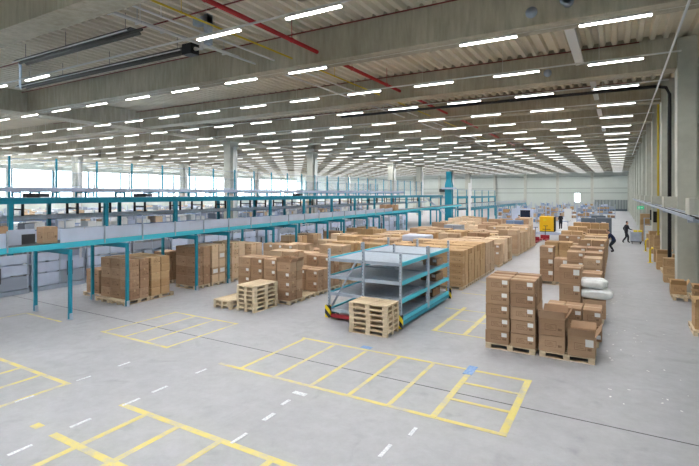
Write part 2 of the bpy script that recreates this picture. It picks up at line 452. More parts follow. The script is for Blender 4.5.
for q, (d, vis, j, xc, yy) in enumerate(lamps):
    if q < NL and d < 900:
        if d < 50:
            t = empty('tube_light', (xc, yy, ZS - .07))
            linked('housing', body_me, t); linked('tube', tube_me, t)
        else:
            if 'far_me' not in globals(): far_me = both.mesh('tube_light')
            t = linked('tube_light', far_me, None, (xc, yy, ZS - .07))
        tag(t, 'lit white tube light, %s from the right wall in the %s row' % (ORD[j], ORD[vis]), 'light', 'tube lights on the ceiling rails')
    else:
        rest.add([(v[0] + xc, v[1] + yy, v[2] + ZS - .07) for v in both.v], both.f[:6], 'lamp_body')
        rest.add([(v[0] + xc, v[1] + yy, v[2] + ZS - .07) for v in both.v[8:]], [tuple(i - 8 for i in f) for f in both.f[6:]], 'tube')
tag(rest.build('tube_lights'), 'the farthest small tube lights, with the added unseen rows by the camera', 'light', None, 'stuff')

# ------------------------------------------------------------------ ceiling services
def pipe(name, pts, r, m, label, cat='pipe', group=None, hang=None, n=10):
    mb = MB(); mb.tube(pts, r, m, n); o = mb.build(name); tag(o, label, cat, group)
    if hang:
        for (x, y, z, zt) in hang:
            MB().tube([(x, y, z), (x, y, zt)], .012, m, 6).tube([(x, y - .02, z), (x, y + .02, z)], r * 1.25, m, 10).build('hanger', o)
    return o
pipe('sprinkler_pipe', [(-10.0, -5, 9.4), (-10.0, 75, 9.4)], .075, 'pipe_red', 'thick red sprinkler pipe running away under the roof', hang=[(-10, y, 9.4, 10.25) for y in (5.6, 9.2, 13.2, 17.5, 21.0, 27, 35)])
pipe('gas_pipe', [(-11.2, -5, 9.33), (-11.2, 75, 9.33)], .032, 'pipe_yellow', 'thin yellow gas pipe running beside the red pipe', hang=[(-11.2, y, 9.33, 10.25) for y in (9.4, 18, 27)])
pipe('conduit_pipe', [(-12.1, -5, 9.38), (-12.1, 75, 9.38)], .035, 'white', 'thin light conduit next to the yellow pipe', group='light pipes under the roof', hang=[(-12.1, y, 9.38, 10.25) for y in (9.4, 18, 27)])
pipe('conduit_pipe', [(-13.1, -5, 9.38), (-13.1, 75, 9.38)], .04, 'white', 'light conduit second to the left of the yellow pipe', group='light pipes under the roof', hang=[(-13.1, y, 9.38, 10.25) for y in (9.4, 18, 27)])
for k, yy in enumerate((11.1, 14.5, 22.3, 30.1)):
    pipe('branch_pipe', [(-43, yy, 10.14), (0.75, yy, 10.14)], .026, 'pipe_brown', 'thin dark red branch pipe crossing the roof, %s from the camera' % ORD[k], group='red branch pipes')
MB_duct = MB().box(-14.2, -14.0, -4, 14.8, 9.78, 9.84, 'white')
for y in range(-3, 15, 1): MB_duct.box(-14.22, -13.98, y, y + .06, 9.71, 9.78, 'white')
for y in (0, 5, 10, 14): MB_duct.tube([(-14.1, y, 9.8), (-14.1, y, 10.24)], .012, 'galv', 4)
tag(MB_duct.build('cable_tray'), 'white cable tray between the two nearest roof beams', 'cable tray')
mb = MB().box(-1.6, -1.28, 15.71, 22.6, 9.57, 9.65, 'white').box(-1.6, -1.56, 15.71, 22.6, 9.65, 9.72, 'white').box(-1.32, -1.28, 15.71, 22.6, 9.65, 9.72, 'white')
for y in (16.3, 19.2, 22): mb.tube([(-1.44, y, 9.6), (-1.44, y, 10.24)], .012, 'galv', 4)
tag(mb.build('cable_tray'), 'short white cable tray between the second and third beams near the right wall', 'cable tray')
for k in range(3):
    y0 = 23.52 + 7.81 * k
    mb = MB().box(-1.19, -.94, y0, y0 + 6.89, 9.38, 9.46, 'white')
    for q in (1, 5.6): mb.tube([(-1.06, y0 + q, 9.42), (-1.06, y0 + q, 10.24)], .012, 'galv', 4)
    tag(mb.build('cable_tray'), 'narrow white cable tray near the right wall, %s bay beyond the third beam' % ORD[k], 'cable tray')
mb = MB().tube([(1.6, 2, 8.95), (1.6, 70, 8.95)], .037, 'white', 8)
for yc in BY[1:10]: mb.box(1.57, 1.63, yc - .03, yc + .03, 8.93, 9.0, 'white')
tag(mb.build('conduit_pipe'), 'long thin white conduit running diagonally below the beams beside the wall columns', 'pipe')
mb = MB().tube([(-1.25, 14.81, 9.5), (-1.25, 14.45, 9.5)], .15, 'galv', 16).tube([(-1.25, 14.5, 9.5), (-1.25, 14.45, 9.5)], .2, 'galv', 16)
tag(mb.build('pipe_stub'), 'round grey pipe stub sticking out of the nearest full beam', 'pipe')
for k, (x, y) in enumerate(((-2.25, 14.8), (-2.75, 22.61))):
    tag(MB().tube([(x, y, 9.4), (x, y - .02, 9.4)], .17, 'galv', 18).build('opening_cover'), 'round cover plate on the face of the %s' % ('nearest full beam' if k == 0 else 'beam behind the cable tray'), 'cover')
# radiant tube heater on the left
hr = empty('radiant_heater', (-20.0, 11.1, 9.5))
tag(hr, 'long dark radiant tube heater hanging under the roof deck', 'heater')
for s_, xa, xb in ((-1.06, -2.0, 5.7), (1.3, -7.0, 5.5)):
    mb = MB()
    prof = [(-.28, -.02), (-.16, .11), (.16, .11), (.28, -.02), (.26, -.02), (.15, .09), (-.15, .09), (-.26, -.02)]
    vs = [(xa, s_ + p[0], p[1]) for p in prof] + [(xb, s_ + p[0], p[1]) for p in prof]
    mb.add(vs, [(i, (i + 1) % 8, (i + 1) % 8 + 8, i + 8) for i in range(8)] + [tuple(range(8))[::-1], tuple(range(8, 16))], 'heater')
    rf = mb.build('reflector', hr)
    MB().bar((xa, s_ - .28, -.03), (xb, s_ - .28, -.03), .035, .035, 'white').build('edge_strip', rf)
    MB().tube([(xa, s_, 0), (xb + .4, s_, 0)], .05, 'heater', 8).build('heating_tube', hr)
MB().tube([(-2.0, -1.06, 0), (-2.4, -.85, 0), (-6.9, 1.2, 0), (-7.0, 1.3, 0)], .055, 'galv', 8).build('return_bend', hr)
MB().box(5.5, 6.0, 1.1, 1.5, -.2, .2, 'black').tube([(6.0, 1.3, 0), (6.35, 1.3, -.06), (6.35, 1.3, .5)], .075, 'white', 8).build('burner_box', hr)
for x, s_ in ((-1.5, -1.06), (1.5, -1.06), (5.2, -1.06), (-6.2, 1.3), (-3.1, 1.3), (.6, 1.3), (5, 1.3)):
    MB().tube([(x, s_, .1), (x, s_, .74)], .01, 'steel_dark', 4).build('suspension_wire', hr)
tag(MB().box(-12.55, -12.38, 11.5, 11.75, 9.2, 10.25, 'galv').box(-13.1, -12.38, 11.5, 11.75, 9.95, 10.2, 'galv').build('flue_bracket'), 'grey upright flue bracket at the right end of the dark heater', 'bracket')
pipe('drain_pipe', [(-16, 26.6, 9.1), (1.6, 26.6, 9.1), (1.98, 26.66, 9.02), (2.12, 26.7, 8.7), (2.12, 26.7, 0.0)], .08, 'black', 'black drain pipe crossing under the roof and dropping beside the nearest wall column')
pipe('drain_pipe', [(2.62, 26.3, 10.2), (2.62, 26.3, 0)], .11, 'black', 'thicker black pipe standing just beyond the drain pipe')
pipe('gas_pipe', [(2.1, 33.6, 10.2), (2.1, 33.6, 0)], .055, 'pipe_yellow', 'upright yellow pipe between the wall columns')
# wall bridge tray with brackets
tr = MB(); tr.box(1.62, 1.66, 14.3, 70, 3.26, 3.36, 'galv'); tr.box(1.98, 2.02, 14.3, 70, 3.26, 3.36, 'galv')
y = 14.4
while y < 70: tr.box(1.66, 1.98, y, y + .08, 3.27, 3.30, 'galv'); y += .4
tro = tr.build('cable_ladder'); tag(tro, 'long grey cable ladder fixed along the right wall columns', 'cable tray')
MB().tube([(1.76, 14.4, 3.33), (1.76, 70, 3.33)], .03, 'steel_dark', 6).build('cable', tro)
MB().tube([(1.88, 14.6, 3.32), (1.88, 70, 3.32)], .022, 'white', 6).build('cable', tro)
for yy in COLY[1:8]:
    MB().box(1.62, 2.06, yy + .05, yy + .9, 3.40, 3.84, 'concrete_col').box(1.62, 2.06, yy + .4, yy + .5, 3.18, 3.26, 'galv').box(1.62, 1.66, yy + .4, yy + .5, 3.26, 3.42, 'galv').build('bracket', tro)

# ------------------------------------------------------------------ floor markings
def rects(name, rs, m, label, cat='floor marking', group=None):
    mb = MB()
    for q, (x0, x1, y0, y1) in enumerate(rs): mb.box(x0, x1, y0, y1, 0.0, (0.003 if name == 'floor_marking' else .007) + .0003 * q, m)
    return tag(mb.build(name), label, cat, group)
def line_x(x0, x1, y, w=.1): return (x0, x1, y - w / 2, y + w / 2)
def line_y(x, y0, y1, w=.1): return (x - w / 2, x + w / 2, y0, y1)
rects('floor_marking', [line_x(-8.05, -1.57, 7.85), line_x(-7.5, -1.57, 10.38)] + [line_y(x, 7.85, 10.38, .09) for x in (-7.4, -6.43, -5.48, -4.58, -3.72)] +
      [line_y(-2.84, 7.85, 10.38, .12), line_y(-1.64, 7.8, 10.43, .13), line_x(-2.84, -1.64, 8.72, .09), line_x(-2.84, -1.64, 9.6, .09)],
      'floor_yellow', 'large ladder of yellow floor lines in front of the shelf trolley')
rects('floor_marking', [line_x(-12.85, -10.0, 7.98)] + [line_y(x, 7.98, 10.5, .08) for x in (-12.78, -11.83, -10.95, -10.05)] + [line_x(-12.85, -10.0, 10.5, .08)],
      'floor_yellow', 'worn yellow bay lines left of the large ladder')
rects('floor_marking', [line_x(-16.5, -9.85, 5.42), line_y(-9.93, 2.5, 5.45), line_y(-10.9, 2.5, 5.42), line_y(-11.75, 2.5, 5.42), line_y(-12.7, 2.5, 5.42)],
      'floor_yellow', 'yellow bay lines at the left edge of the floor')
rects('floor_marking', [line_x(-8.08, -2.0, 5.4, .12), line_x(-8.05, -5.2, 4.16, .13)] + [line_y(x, 1.0, 5.36, .11) for x in (-7.32, -6.46, -5.5, -4.45, -3.55)],
      'floor_yellow', 'bright yellow bay lines at the bottom of the picture')
rects('floor_marking', [line_x(-4.7, -3.0, 12.85, .08), line_x(-4.7, -3.0, 14.3, .07), line_x(-5.2, -3.0, 15.6, .07), line_y(-4.6, 12.85, 16, .13), line_y(-3.72, 12.85, 16, .13)],
      'floor_yellow', 'yellow bay lines between trolley and tall carton load')
rects('floor_marking', [line_x(-5.4, -3.1, 18.3, .08), line_x(-5.4, -3.1, 21.0, .07)], 'floor_yellow', 'faint yellow lines in the aisle past the shelf trolley')
rects('floor_marking', [line_x(-17.0, -14.9, 7.95, .08), line_y(-17.0, 6, 7.95, .08)], 'floor_yellow', 'faint yellow lines at the feet of the nearest conveyor posts')
rects('floor_marking', [(-8.66, -8.46, 4.1, 4.25)], 'floor_yellow', 'small yellow patch on the floor by the bottom bay lines')
for (u, v, w, m, lab) in ((-2.86, 10.35, (.2, .55), 'blue_tape', 'blue tape patch at the top of the yellow ladder'),
                          (-5.6, 10.55, (.28, .18), 'blue_tape', 'small blue tape patch in front of the pallet stack'),
                          (-2.95, 7.2, (.06, .3), 'white_mark', 'white and blue tape scrap right of centre, nearer the ladder'),
                          (-3.1, 6.45, (.06, .4), 'white_mark', 'white and blue tape scrap right of centre, nearer the camera'),
                          (-5.3, 5.6, (.06, .36), 'white_mark', 'pale tape scrap touching the bright bottom line'),
                          (-5.35, 6.4, (.08, .3), 'white_mark', 'pale tape scrap between bottom lines and ladder'),
                          (-5.45, 7.0, (.07, .25), 'white_mark', 'narrow white scrap just below the ladder'),
                          (-5.45, 7.45, (.3, .12), 'white_mark', 'white square scrap below the ladder'),
                          (-8.02, 6.2, (.06, .36), 'white_mark', 'white dash in the middle of the open floor'),
                          (-8.0, 5.55, (.06, .36), 'white_mark', 'white dash at the corner of the bottom bay lines'),
                          (-8.02, 4.6, (.06, .36), 'white_mark', 'white dash left of the bottom bay lines'),
                          (-7.98, 3.65, (.06, .34), 'white_mark', 'white dash in the bottom left corner'),
                          (-8.04, 7.3, (.06, .3), 'white_mark', 'white dash left of the yellow ladder corner'),
                          (-9.9, 4.6, (.05, .34), 'white_mark', 'white dash inside the left edge bay lines'),
                          (-9.9, 5.75, (.05, .3), 'white_mark', 'white dash beyond the left edge bay corner'),
                          (-9.92, 6.7, (.05, .3), 'white_mark', 'faint white dash below the worn bay lines'),
                          (-2.0, 6.4, (.1, .05), 'white_mark', 'tiny white scrap on the open floor at lower right')):
    rects('floor_tape', [(u - w[0] / 2, u + w[0] / 2, v - w[1] / 2, v + w[1] / 2)], m, lab, 'tape mark', 'tape marks on the floor')
mb = MB(); rr = random.Random(3)
for k in range(46):
    x = rr.uniform(-.35, 1.4) if k % 2 else rr.uniform(-.4, .5); y = rr.uniform(10, 22); s = rr.uniform(.012, .035)
    a = rr.uniform(0, 3); mb.cbox((x, y, .002), (s * 2, s, .003), 'paper', Matrix.Rotation(a, 3, 'Z'))
tag(mb.build('paper_scraps'), 'tiny white paper scraps littering the aisle floor', 'litter', None, 'stuff')

# ------------------------------------------------------------------ pallets
PAL = {}
def pallet_meshes(m):
    d = {}
    d['deck_board'] = MB().box(-.6, .6, -.07, .07, 0, .022, m).mesh('deck_board')
    d['cross_board'] = MB().box(-.07, .07, -.4, .4, 0, .022, m).mesh('cross_board')
    d['block'] = MB().box(-.07, .07, -.05, .05, 0, .078, m).mesh('block')
    d['bottom_board'] = MB().box(-.6, .6, -.05, .05, 0, .022, m).mesh('bottom_board')
    mb = MB()
    for y in (-.33, -.165, 0, .165, .33): mb.box(-.6, .6, y - .07, y + .07, .122, .144, m)
    for x in (-.53, 0, .53):
        mb.box(x - .07, x + .07, -.4, .4, .1, .122, m)
        for y in (-.35, 0, .35): mb.box(x - .07, x + .07, y - .05, y + .05, .022, .1, m)
    for y in (-.35, 0, .35): mb.box(-.6, .6, y - .05, y + .05, 0, .022, m)
    d['all'] = mb.mesh('pallet')
    return d
for w in ('wood', 'wood_old'): PAL[w] = pallet_meshes(w)
PAL_STUFF = []
def pallet(x, y, z, rz, label, detail=True, w='wood', group='wooden pallets'):
    d = PAL[w]
    if not detail:
        return tag(linked('wooden_pallet', d['all'], None, (x, y, z), rz), label, 'pallet', group)
    t = empty('wooden_pallet', (x, y, z), rz); tag(t, label, 'pallet', group)
    for yy in (-.33, -.165, 0, .165, .33): linked('deck_board', d['deck_board'], t, (0, yy, .122))
    for xx in (-.53, 0, .53):
        linked('cross_board', d['cross_board'], t, (xx, 0, .1))
        for yy in (-.35, 0, .35): linked('block', d['block'], t, (xx, yy, .022))
    for yy in (-.35, 0, .35): linked('bottom_board', d['bottom_board'], t, (0, yy, 0))
    return t
LV6 = ['bottom', 'second lowest', 'third lowest', 'third highest', 'second highest', 'topmost']
for k in range(6):
    pallet(-6.07 + rr.uniform(-.012, .012), 11.90 + rr.uniform(-.012, .012), .145 * k, rr.uniform(-.01, .01), '%s empty pallet in the stack in front of the shelf trolley' % LV6[k])
for k in range(6):
    pallet(-10.86 + .03 + rr.uniform(-.015, .015), 12.33 + rr.uniform(-.015, .015), .145 * k, PI / 2 + rr.uniform(-.012, .012), '%s empty pallet in the stack left of the open carton load' % LV6[k])
for k in range(2):
    pallet(-11.83, 12.25, .145 * k, PI / 2, '%s pallet of the low pair beside the tall pallet stack' % ('lower' if k == 0 else 'upper'))

# ------------------------------------------------------------------ carton loads
CART = []   # dict(x,y,z centre bottom, w,d,h, tint, style, label)
LOADS = []
AVOID = [(-1.1, 0, 35.4, 37.4), (-10.6, -9.1, 31, 32), (-8.0, -6.6, 39, 40), (-10.75, -9.2, 24.3, 25.7), (-9.35, -8.65, 50.5, 52), (-6.4, -4.9, 39, 43), (-7.7, -3.5, 43.4, 45.2)]
POSX2 = {1: [''], 2: ['left', 'right'], 3: ['left', 'middle', 'right'], 4: ['far left', 'inner left', 'inner right', 'far right']}
POSY2 = {1: [''], 2: ['front', 'back'], 3: ['front', 'centre', 'back']}
def layer_word(i, n):
    if n == 1: return 'only layer'
    if i == n - 1: return 'top layer'
    if i == 0: return 'bottom layer'
    return ORD[i] + ' layer'
def load(x0, x1, y0, y1, nx, ny, layers, phrase, tint='kraft', hs=.35, white=0, pal='auto', z0=.147, open_top=False, rz=0, skip=(), colr='brown', jit=.022):
    """a pallet load; layers = int, or a list of stack heights per (ix,iy)"""
    for L_ in LOADS + AVOID:
        if x0 < L_[1] - .0 and x1 > L_[0] + .0 and y0 < L_[3] - .0 and y1 > L_[2] + .0: return
    r = random.Random(int((x0 + 50) * 1000 + y0 * 77))
    w = (x1 - x0) / nx; d = (y1 - y0) / ny
    maxl = layers if isinstance(layers, int) else max(layers)
    for iy in range(ny):
        for ix in range(nx):
            n = layers if isinstance(layers, int) else layers[ix]
            for l in range(n):
                if (ix, iy, l) in skip: continue
                pos = ' '.join(p for p in (POSY2[ny][iy], POSX2[nx][ix]) if p)
                lab = '%s carton, %s%s, %s' % (colr, layer_word(l, n), (', ' + pos) if pos else '', phrase)
                CART.append(dict(x=x0 + w * (ix + .5) + r.uniform(-jit, jit) / 2, y=y0 + d * (iy + .5) + r.uniform(-jit, jit) / 2, z=z0 + l * hs,
                                 w=round(w - .027, 3), d=round(d - .027, 3), h=round(hs - .004, 3), tint=tint, lab=lab,
                                 style=('open' if (open_top and l == n - 1) else 'closed'), white=white, side=r.random() * (.75 if white == 1 and x0 == -2.96 else 1), grp='cartons on ' + phrase.replace('on the', 'the')))
    LOADS.append((x0, x1, y0, y1, phrase, z0))
    if pal:
        cw = x1 - x0; cd = y1 - y0; cx, cy = (x0 + x1) / 2, (y0 + y1) / 2
        det = math.hypot(cx, cy) < 21
        ph = phrase.replace('on the', 'the').replace('on ', '')
        if cw > 1.5:
            pallet(x0 + .42, cy, 0, PI / 2 if cd > 1 else PI / 2, 'wooden pallet under the left part of ' + ph, det, 'wood_old')
            pallet(x1 - .42, cy, 0, PI / 2, 'wooden pallet under the right part of ' + ph, det, 'wood_old')
        elif cw >= cd: pallet(cx, cy, 0, 0, 'wooden pallet under ' + ph, det)
        else: pallet(cx, cy, 0, PI / 2, 'wooden pallet under ' + ph, det)

# right block, next to the aisle
load(-2.96, -1.74, 12.08, 12.90, 2, 2, 5, 'on the tall load nearest the camera', hs=.333, white=1)
load(-2.96, -1.74, 12.95, 13.75, 2, 2, 5, 'on the tall load directly behind the nearest', hs=.333, skip={(a_, 1, l_) for a_ in (0, 1) for l_ in range(5)})
load(-1.68, -1.07, 12.08, 12.90, 1, 1, 2, 'beside the nearest tall load', hs=.40, open_top=True, pal=None, white=0)
load(-1.04, -.44, 12.08, 12.90, 1, 1, 1, 'at the right end of the nearest row', hs=.46, open_top=True, pal=None, white=2)
pallet(-1.06, 12.49, 0, 0, 'wooden pallet under the two open cartons of the nearest row')
load(-1.7, -.35, 13.5, 14.3, 3, 1, 2, 'on the low load behind the open cartons', hs=.40, tint='kraft', white=2)
load(-3.0, -1.85, 21.9, 22.7, 2, 1, [3, 2], 'on the load with white labels left of the aisle', hs=.50, white=2)
load(-1.62, -.98, 16.0, 16.8, 1, 2, 3, 'on the load with large white labels beside the sacks', hs=.50, white=2, pal=None)
load(-.96, -.32, 16.0, 16.8, 1, 1, 1, 'under the white plastic sacks', hs=.55, white=2, pal=None)
pallet(-.98, 16.4, 0, 0, 'wooden pallet under the white plastic sacks', True)
load(-1.7, -.45, 17.7, 18.5, 2, 2, 3, 'on the load behind the white sacks', hs=.37, tint='kraft')
load(-1.75, -.5, 19.2, 20.0, 2, 2, [3, 4], 'on the second load behind the white sacks', hs=.36, tint='kraft_tan', white=1)
load(-1.8, -.5, 20.6, 21.4, 2, 2, [4, 4], 'on the third load behind the white sacks', hs=.37, white=1)
load(-1.8, -.5, 22.1, 22.9, 2, 2, 4, 'beside the load with white labels', hs=.38, white=1)
k = 0
RD = random.Random(5)
for y0 in (24.0, 25.1, 26.2, 27.4, 28.6, 30.0, 31.4, 32.8, 34.2, 35.8):
    for c, (a, b) in enumerate(((-3.05, -1.85), (-1.75, -.55))):
        hs = RD.choice((.3, .34, .38, .42)); n = RD.choice((3, 4, 4)) if hs < .4 else 3
        load(a, b, y0, y0 + .82, 2, 2, n, 'on the %s %s load of the right block' % (ORD[k], 'inner' if c == 0 else 'outer'), hs=hs,
             tint=RD.choice(('kraft', 'kraft_orange', 'kraft_tan')), white=1 if RD.random() < .5 else 0, open_top=RD.random() < .15)
    k += 1
load(-2.4, -1.2, 35.8, 36.62, 2, 2, 3, 'on the load the bending person reaches for', hs=.38, tint='kraft', open_top=True)
for k, y0 in enumerate((38.0, 39.6, 41.2)):
    load(-3.0, -.6, y0, y0 + .82, 4, 1, 3 + k % 2, 'in the %s row before the slate containers' % ORD[k], hs=.4, tint=('kraft', 'kraft_orange', 'kraft')[k])

# centre block along the middle aisle
k = 0
for c, (a, b) in enumerate(((-6.72, -5.5), (-8.0, -6.78), (-9.3, -8.08))):
    for k in range(6):
        y0 = 18.72 + .98 * k
        if c == 2 and k < 1: continue
        hs = (.245, .245, .30, .25, .36, .36)[k]; n = (6, 6, 5, 6, 4, 4)[k]
        if c: n = max(3, n - RD.choice((0, 0, 1)))
        load(a, b, y0, y0 + .86, 2, 2, n, 'on the %s load, %s' % (ORD[k], ('facing the middle aisle', 'middle block second row', 'middle block third row')[c]),
             hs=hs, tint='kraft_orange' if (k < 4) else 'kraft_tan', white=0)
for c, (a, b) in enumerate(((-6.7, -5.5), (-8.0, -6.8), (-9.4, -8.2))):
    for k in range(10):
        y0 = 25.6 + 1.3 * k
        if k == 3 and c == 0: continue
        hs = RD.choice((.3, .36, .42)); n = {.3: 5, .36: 4, .42: 3}[hs] - (1 if RD.random() < .3 else 0)
        load(a, b, y0, y0 + .86, 2, 2, n, 'on the %s farther load, %s' % (ORD[k], ('facing the middle aisle', 'middle block second row', 'middle block third row')[c]),
             hs=hs, tint=RD.choice(('kraft_pale', 'kraft_tan', 'kraft_tan')) if c == 0 else RD.choice(('kraft', 'kraft_tan', 'kraft_orange')), white=RD.choice((0, 0, 1)), open_top=RD.random() < (.2 if c else 0))
# block with the open carton, behind the trolley's left side
load(-12.55, -11.33, 13.18, 14.0, 2, 2, 4, 'on the load behind the left pallet stack', hs=.355, white=1)
load(-11.30, -10.70, 13.18, 14.0, 1, 2, 4, 'between the pallet stack load and the open carton', hs=.355, white=1, pal=None)
load(-10.67, -10.05, 13.18, 13.95, 1, 2, 4, 'on the load topped by the open carton', hs=.34, white=1, pal=None, open_top=True)
pallet(-10.68, 13.58, 0, 0, 'wooden pallet under the open carton load')
pallet(-10.7, 14.45, 0, 0, 'empty wooden pallet behind the open carton load', True)
load(-11.3, -10.1, 15.0, 15.8, 2, 2, 2, 'on the low load left of the shelf trolley', hs=.42, white=1)
load(-11.3, -10.15, 15.9, 16.7, 2, 2, 3, 'on the middle load left of the shelf trolley', hs=.42, tint='kraft', white=1)
load(-11.3, -10.1, 16.85, 17.65, 2, 1, 4, 'on the load behind the middle one', hs=.4, tint='kraft_tan')
load(-12.7, -11.45, 15.2, 16.0, 2, 2, 4, 'on the load second left of the trolley', hs=.36, tint='kraft_tan')
load(-12.7, -11.45, 16.7, 17.5, 2, 2, 3, 'on the load behind the second left one', hs=.4, tint='kraft_tan')
load(-10.0, -8.75, 17.9, 18.7, 2, 2, 4, 'on the orange brown load behind the trolley', hs=.41, tint='kraft_orange')
load(-11.3, -10.1, 17.9, 18.7, 2, 2, 4, 'left of the orange brown load', hs=.41, tint='kraft_orange')
# under the front conveyor
load(-16.8, -15.04, 10.38, 11.18, 3, 2, 4, 'on the load inside the second conveyor portal', hs=.36, white=0, colr='brown')
load(-16.8, -15.04, 11.26, 12.10, 3, 2, 5, 'on the load behind the second conveyor portal', hs=.285, tint='kraft_orange')
load(-17.95, -17.1, 10.5, 11.3, 1, 2, 3, 'on the small load left of the second portal', hs=.3, tint='kraft')
load(-16.3, -15.04, 13.36, 14.18, 2, 2, 4, 'on the load inside the fourth conveyor post', hs=.40)
load(-16.3, -15.04, 14.25, 15.05, 2, 2, 5, 'on the load with the pale carton column', hs=.32, tint='kraft_tan', white=3)
load(-17.9, -17.1, 13.5, 14.3, 1, 2, 3, 'left of the fourth conveyor post load', hs=.42)
load(-16.3, -15.04, 15.45, 16.3, 2, 2, 5, 'on the pale load past the fourth conveyor post', hs=.32, tint='kraft_pale')
load(-16.3, -15.04, 16.7, 17.5, 2, 2, 4, 'on the second pale load past the fourth post', hs=.36, tint='kraft_pale')
load(-14.75, -13.0, 17.2, 17.7, 3, 2, 4, 'on the wide load ahead of the conveyor', hs=.36, tint='kraft_tan', white=2)
k = 0
for c, (a, b) in enumerate(((-16.3, -15.04), (-14.8, -13.6), (-13.5, -12.3), (-12.2, -11.0), (-10.8, -9.6))):
    for k in range(9):
        y0 = 19.0 + (0 if c < 4 else .6) + 1.45 * k
        if RD.random() < .16: continue
        hs = RD.choice((.3, .36, .42)); n = {.3: 5, .36: 4, .42: 3}[hs] - (1 if RD.random() < .35 else 0)
        load(a, b, y0, y0 + .84, 2, 2, n, 'on the %s load of the %s left column' % (ORD[k], ORD[4 - c]),
             hs=hs, tint=RD.choice(('kraft', 'kraft_tan', 'kraft_orange', 'kraft_tan')), white=RD.choice((0, 0, 0, 3)), open_top=(c > 0 and RD.random() < .3))
for c, (a, b) in enumerate(((-14.5, -13.3), (-12.6, -11.4), (-10.6, -9.4), (-8.6, -7.4))):
    for k in range(7):
        y0 = 37.5 + 2.3 * k
        if RD.random() < .25: continue
        hs = RD.choice((.36, .42)); n = {.36: 4, .42: 3}[hs]
        load(a, b, y0, y0 + .84, 2, 2, n, 'on the %s far load of the %s far column' % (ORD[k], ORD[c]), hs=hs, tint=RD.choice(('kraft', 'kraft_tan', 'kraft_pale')), white=RD.choice((0, 3)))
# against the right wall
RW = [(1.86, 2.55, 16.15, 16.85, 2, .31, 'on the low pallet nearest the right edge', 1), (2.2, 2.75, 19.3, 19.85, 1, .38, 'beside the flat pallet', 1),
      (2.3, 2.9, 20.2, 20.75, 1, .45, 'behind the flat pallet', 1),
      (1.74, 2.26, 21.45, 22.0, 1, .36, 'back left on the flat pallet', 1), (1.75, 2.35, 24.95, 25.5, 3, .36, 'between the first two wall columns', 0),
      (2.3, 2.9, 27.35, 27.95, 2, .5, 'past the black pipes', 0), (1.75, 2.35, 29.0, 29.7, 2, .42, 'before the second wall column', 1),
      (1.8, 2.5, 32.2, 32.8, 3, .45, 'past the second wall column', 1), (2.1, 2.8, 34.6, 35.3, 3, .5, 'second past the second wall column', 0),
      (1.8, 2.5, 36.6, 37.3, 3, .42, 'before the third wall column', 1), (1.8, 2.5, 40.6, 41.2, 2, .5, 'before the roll cage', 0)]
for (a_, b_, c_, d_, n_, h_, ph, op) in RW:
    load(a_, b_, c_, d_, 1, 1, n_, ph, hs=h_, tint='kraft_orange', pal=None, z0=.147 if 'pallet' in ph else .002, open_top=bool(op))
load(1.6, 2.3, 45.7, 46.4, 1, 1, 5, 'in the tall stack beyond the walking worker', hs=.46, tint='kraft_orange', pal=None, z0=.002)
pallet(2.17, 21.55, 0, PI / 2, 'flat pallet carrying an open carton before the wall column', True)
pallet(2.22, 16.55, 0, PI / 2, 'low pallet under the open cartons nearest the right edge', True)
pallet(2.3, 28.4, 0, PI / 2, 'low empty pallet lying against the right wall', True)
# small cartons in the trolley bay: added as free cartons
for (x, y, z, w, d, h, lab) in ((-5.85, 16.2, 1.385, .55, .6, .24, 'small carton on the third shelf of the trolley'),
                                (-5.85, 16.1, .855, .6, .7, .26, 'small carton on the second shelf of the trolley'),
                                (-5.9, 15.9, .335, .6, .7, .28, 'small carton on the lowest shelf of the trolley')):
    CART.append(dict(x=x, y=y, z=z, w=w, d=d, h=h, tint='kraft', lab='brown ' + lab, style='closed', white=1, side=.3, grp='cartons on the shelf trolley'))

# cartons on the front conveyor (conveyor top slopes slightly)
def conv_z(y): return 2.24 + .0085 * (y - 5)
for (x, y, w, d, h, lab) in ((-15.75, 6.5, .5, .55, .62, 'tall brown carton on the conveyor at the left edge'), (-15.7, 7.95, .4, .44, .52, 'square brown carton on the conveyor beside the side panels'),
                             (-15.9, 33.2, .6, 1.0, .5, 'brown carton at the far end of the conveyor side panels'), (-15.9, 34.6, .6, .8, .45, 'tan carton second at the far end of the conveyor')):
    CART.append(dict(x=x, y=y, z=conv_z(y + d / 2) + .125, w=w, d=d, h=h, tint='kraft', lab=lab, style='closed', white=0, side=.5, grp='cartons on the conveyor'))

# visibility count, so the largest ones become single objects
vs = []; fs = []
for q, c in enumerate(CART):
    x0, x1, y0, y1, z0, z1 = c['x'] - c['w'] / 2, c['x'] + c['w'] / 2, c['y'] - c['d'] / 2, c['y'] + c['d'] / 2, c['z'], c['z'] + c['h']
    o = len(vs)
    vs += [(x0, y0, z0), (x1, y0, z0), (x1, y1, z0), (x0, y1, z0), (x0, y0, z1), (x1, y0, z1), (x1, y1, z1), (x0, y1, z1)]
    fs += [tuple(i + o for i in f) for f in ((0, 3, 2, 1), (4, 5, 6, 7), (0, 1, 5, 4), (1, 2, 6, 5), (2, 3, 7, 6), (3, 0, 4, 7))]
bvh = BVHTree.FromPolygons(vs, fs)
cnt = [0] * len(CART)
for v in range(200, 420, 2):
    for u in range(0, 699, 2):
        ru = (u - CXP) / FPX; rv = -(v - HZ) / FPX
        h = bvh.ray_cast(Vector((0, 0, CAMH)), Vector((ru * CA - SA, ru * SA + CA, rv)))
        if h[0] is not None: cnt[h[2] // 6] += 4
for q, c in enumerate(CART): c['px'] = cnt[q]
order = sorted(range(len(CART)), key=lambda q: -cnt[q])
NCART = 298
CM = {}
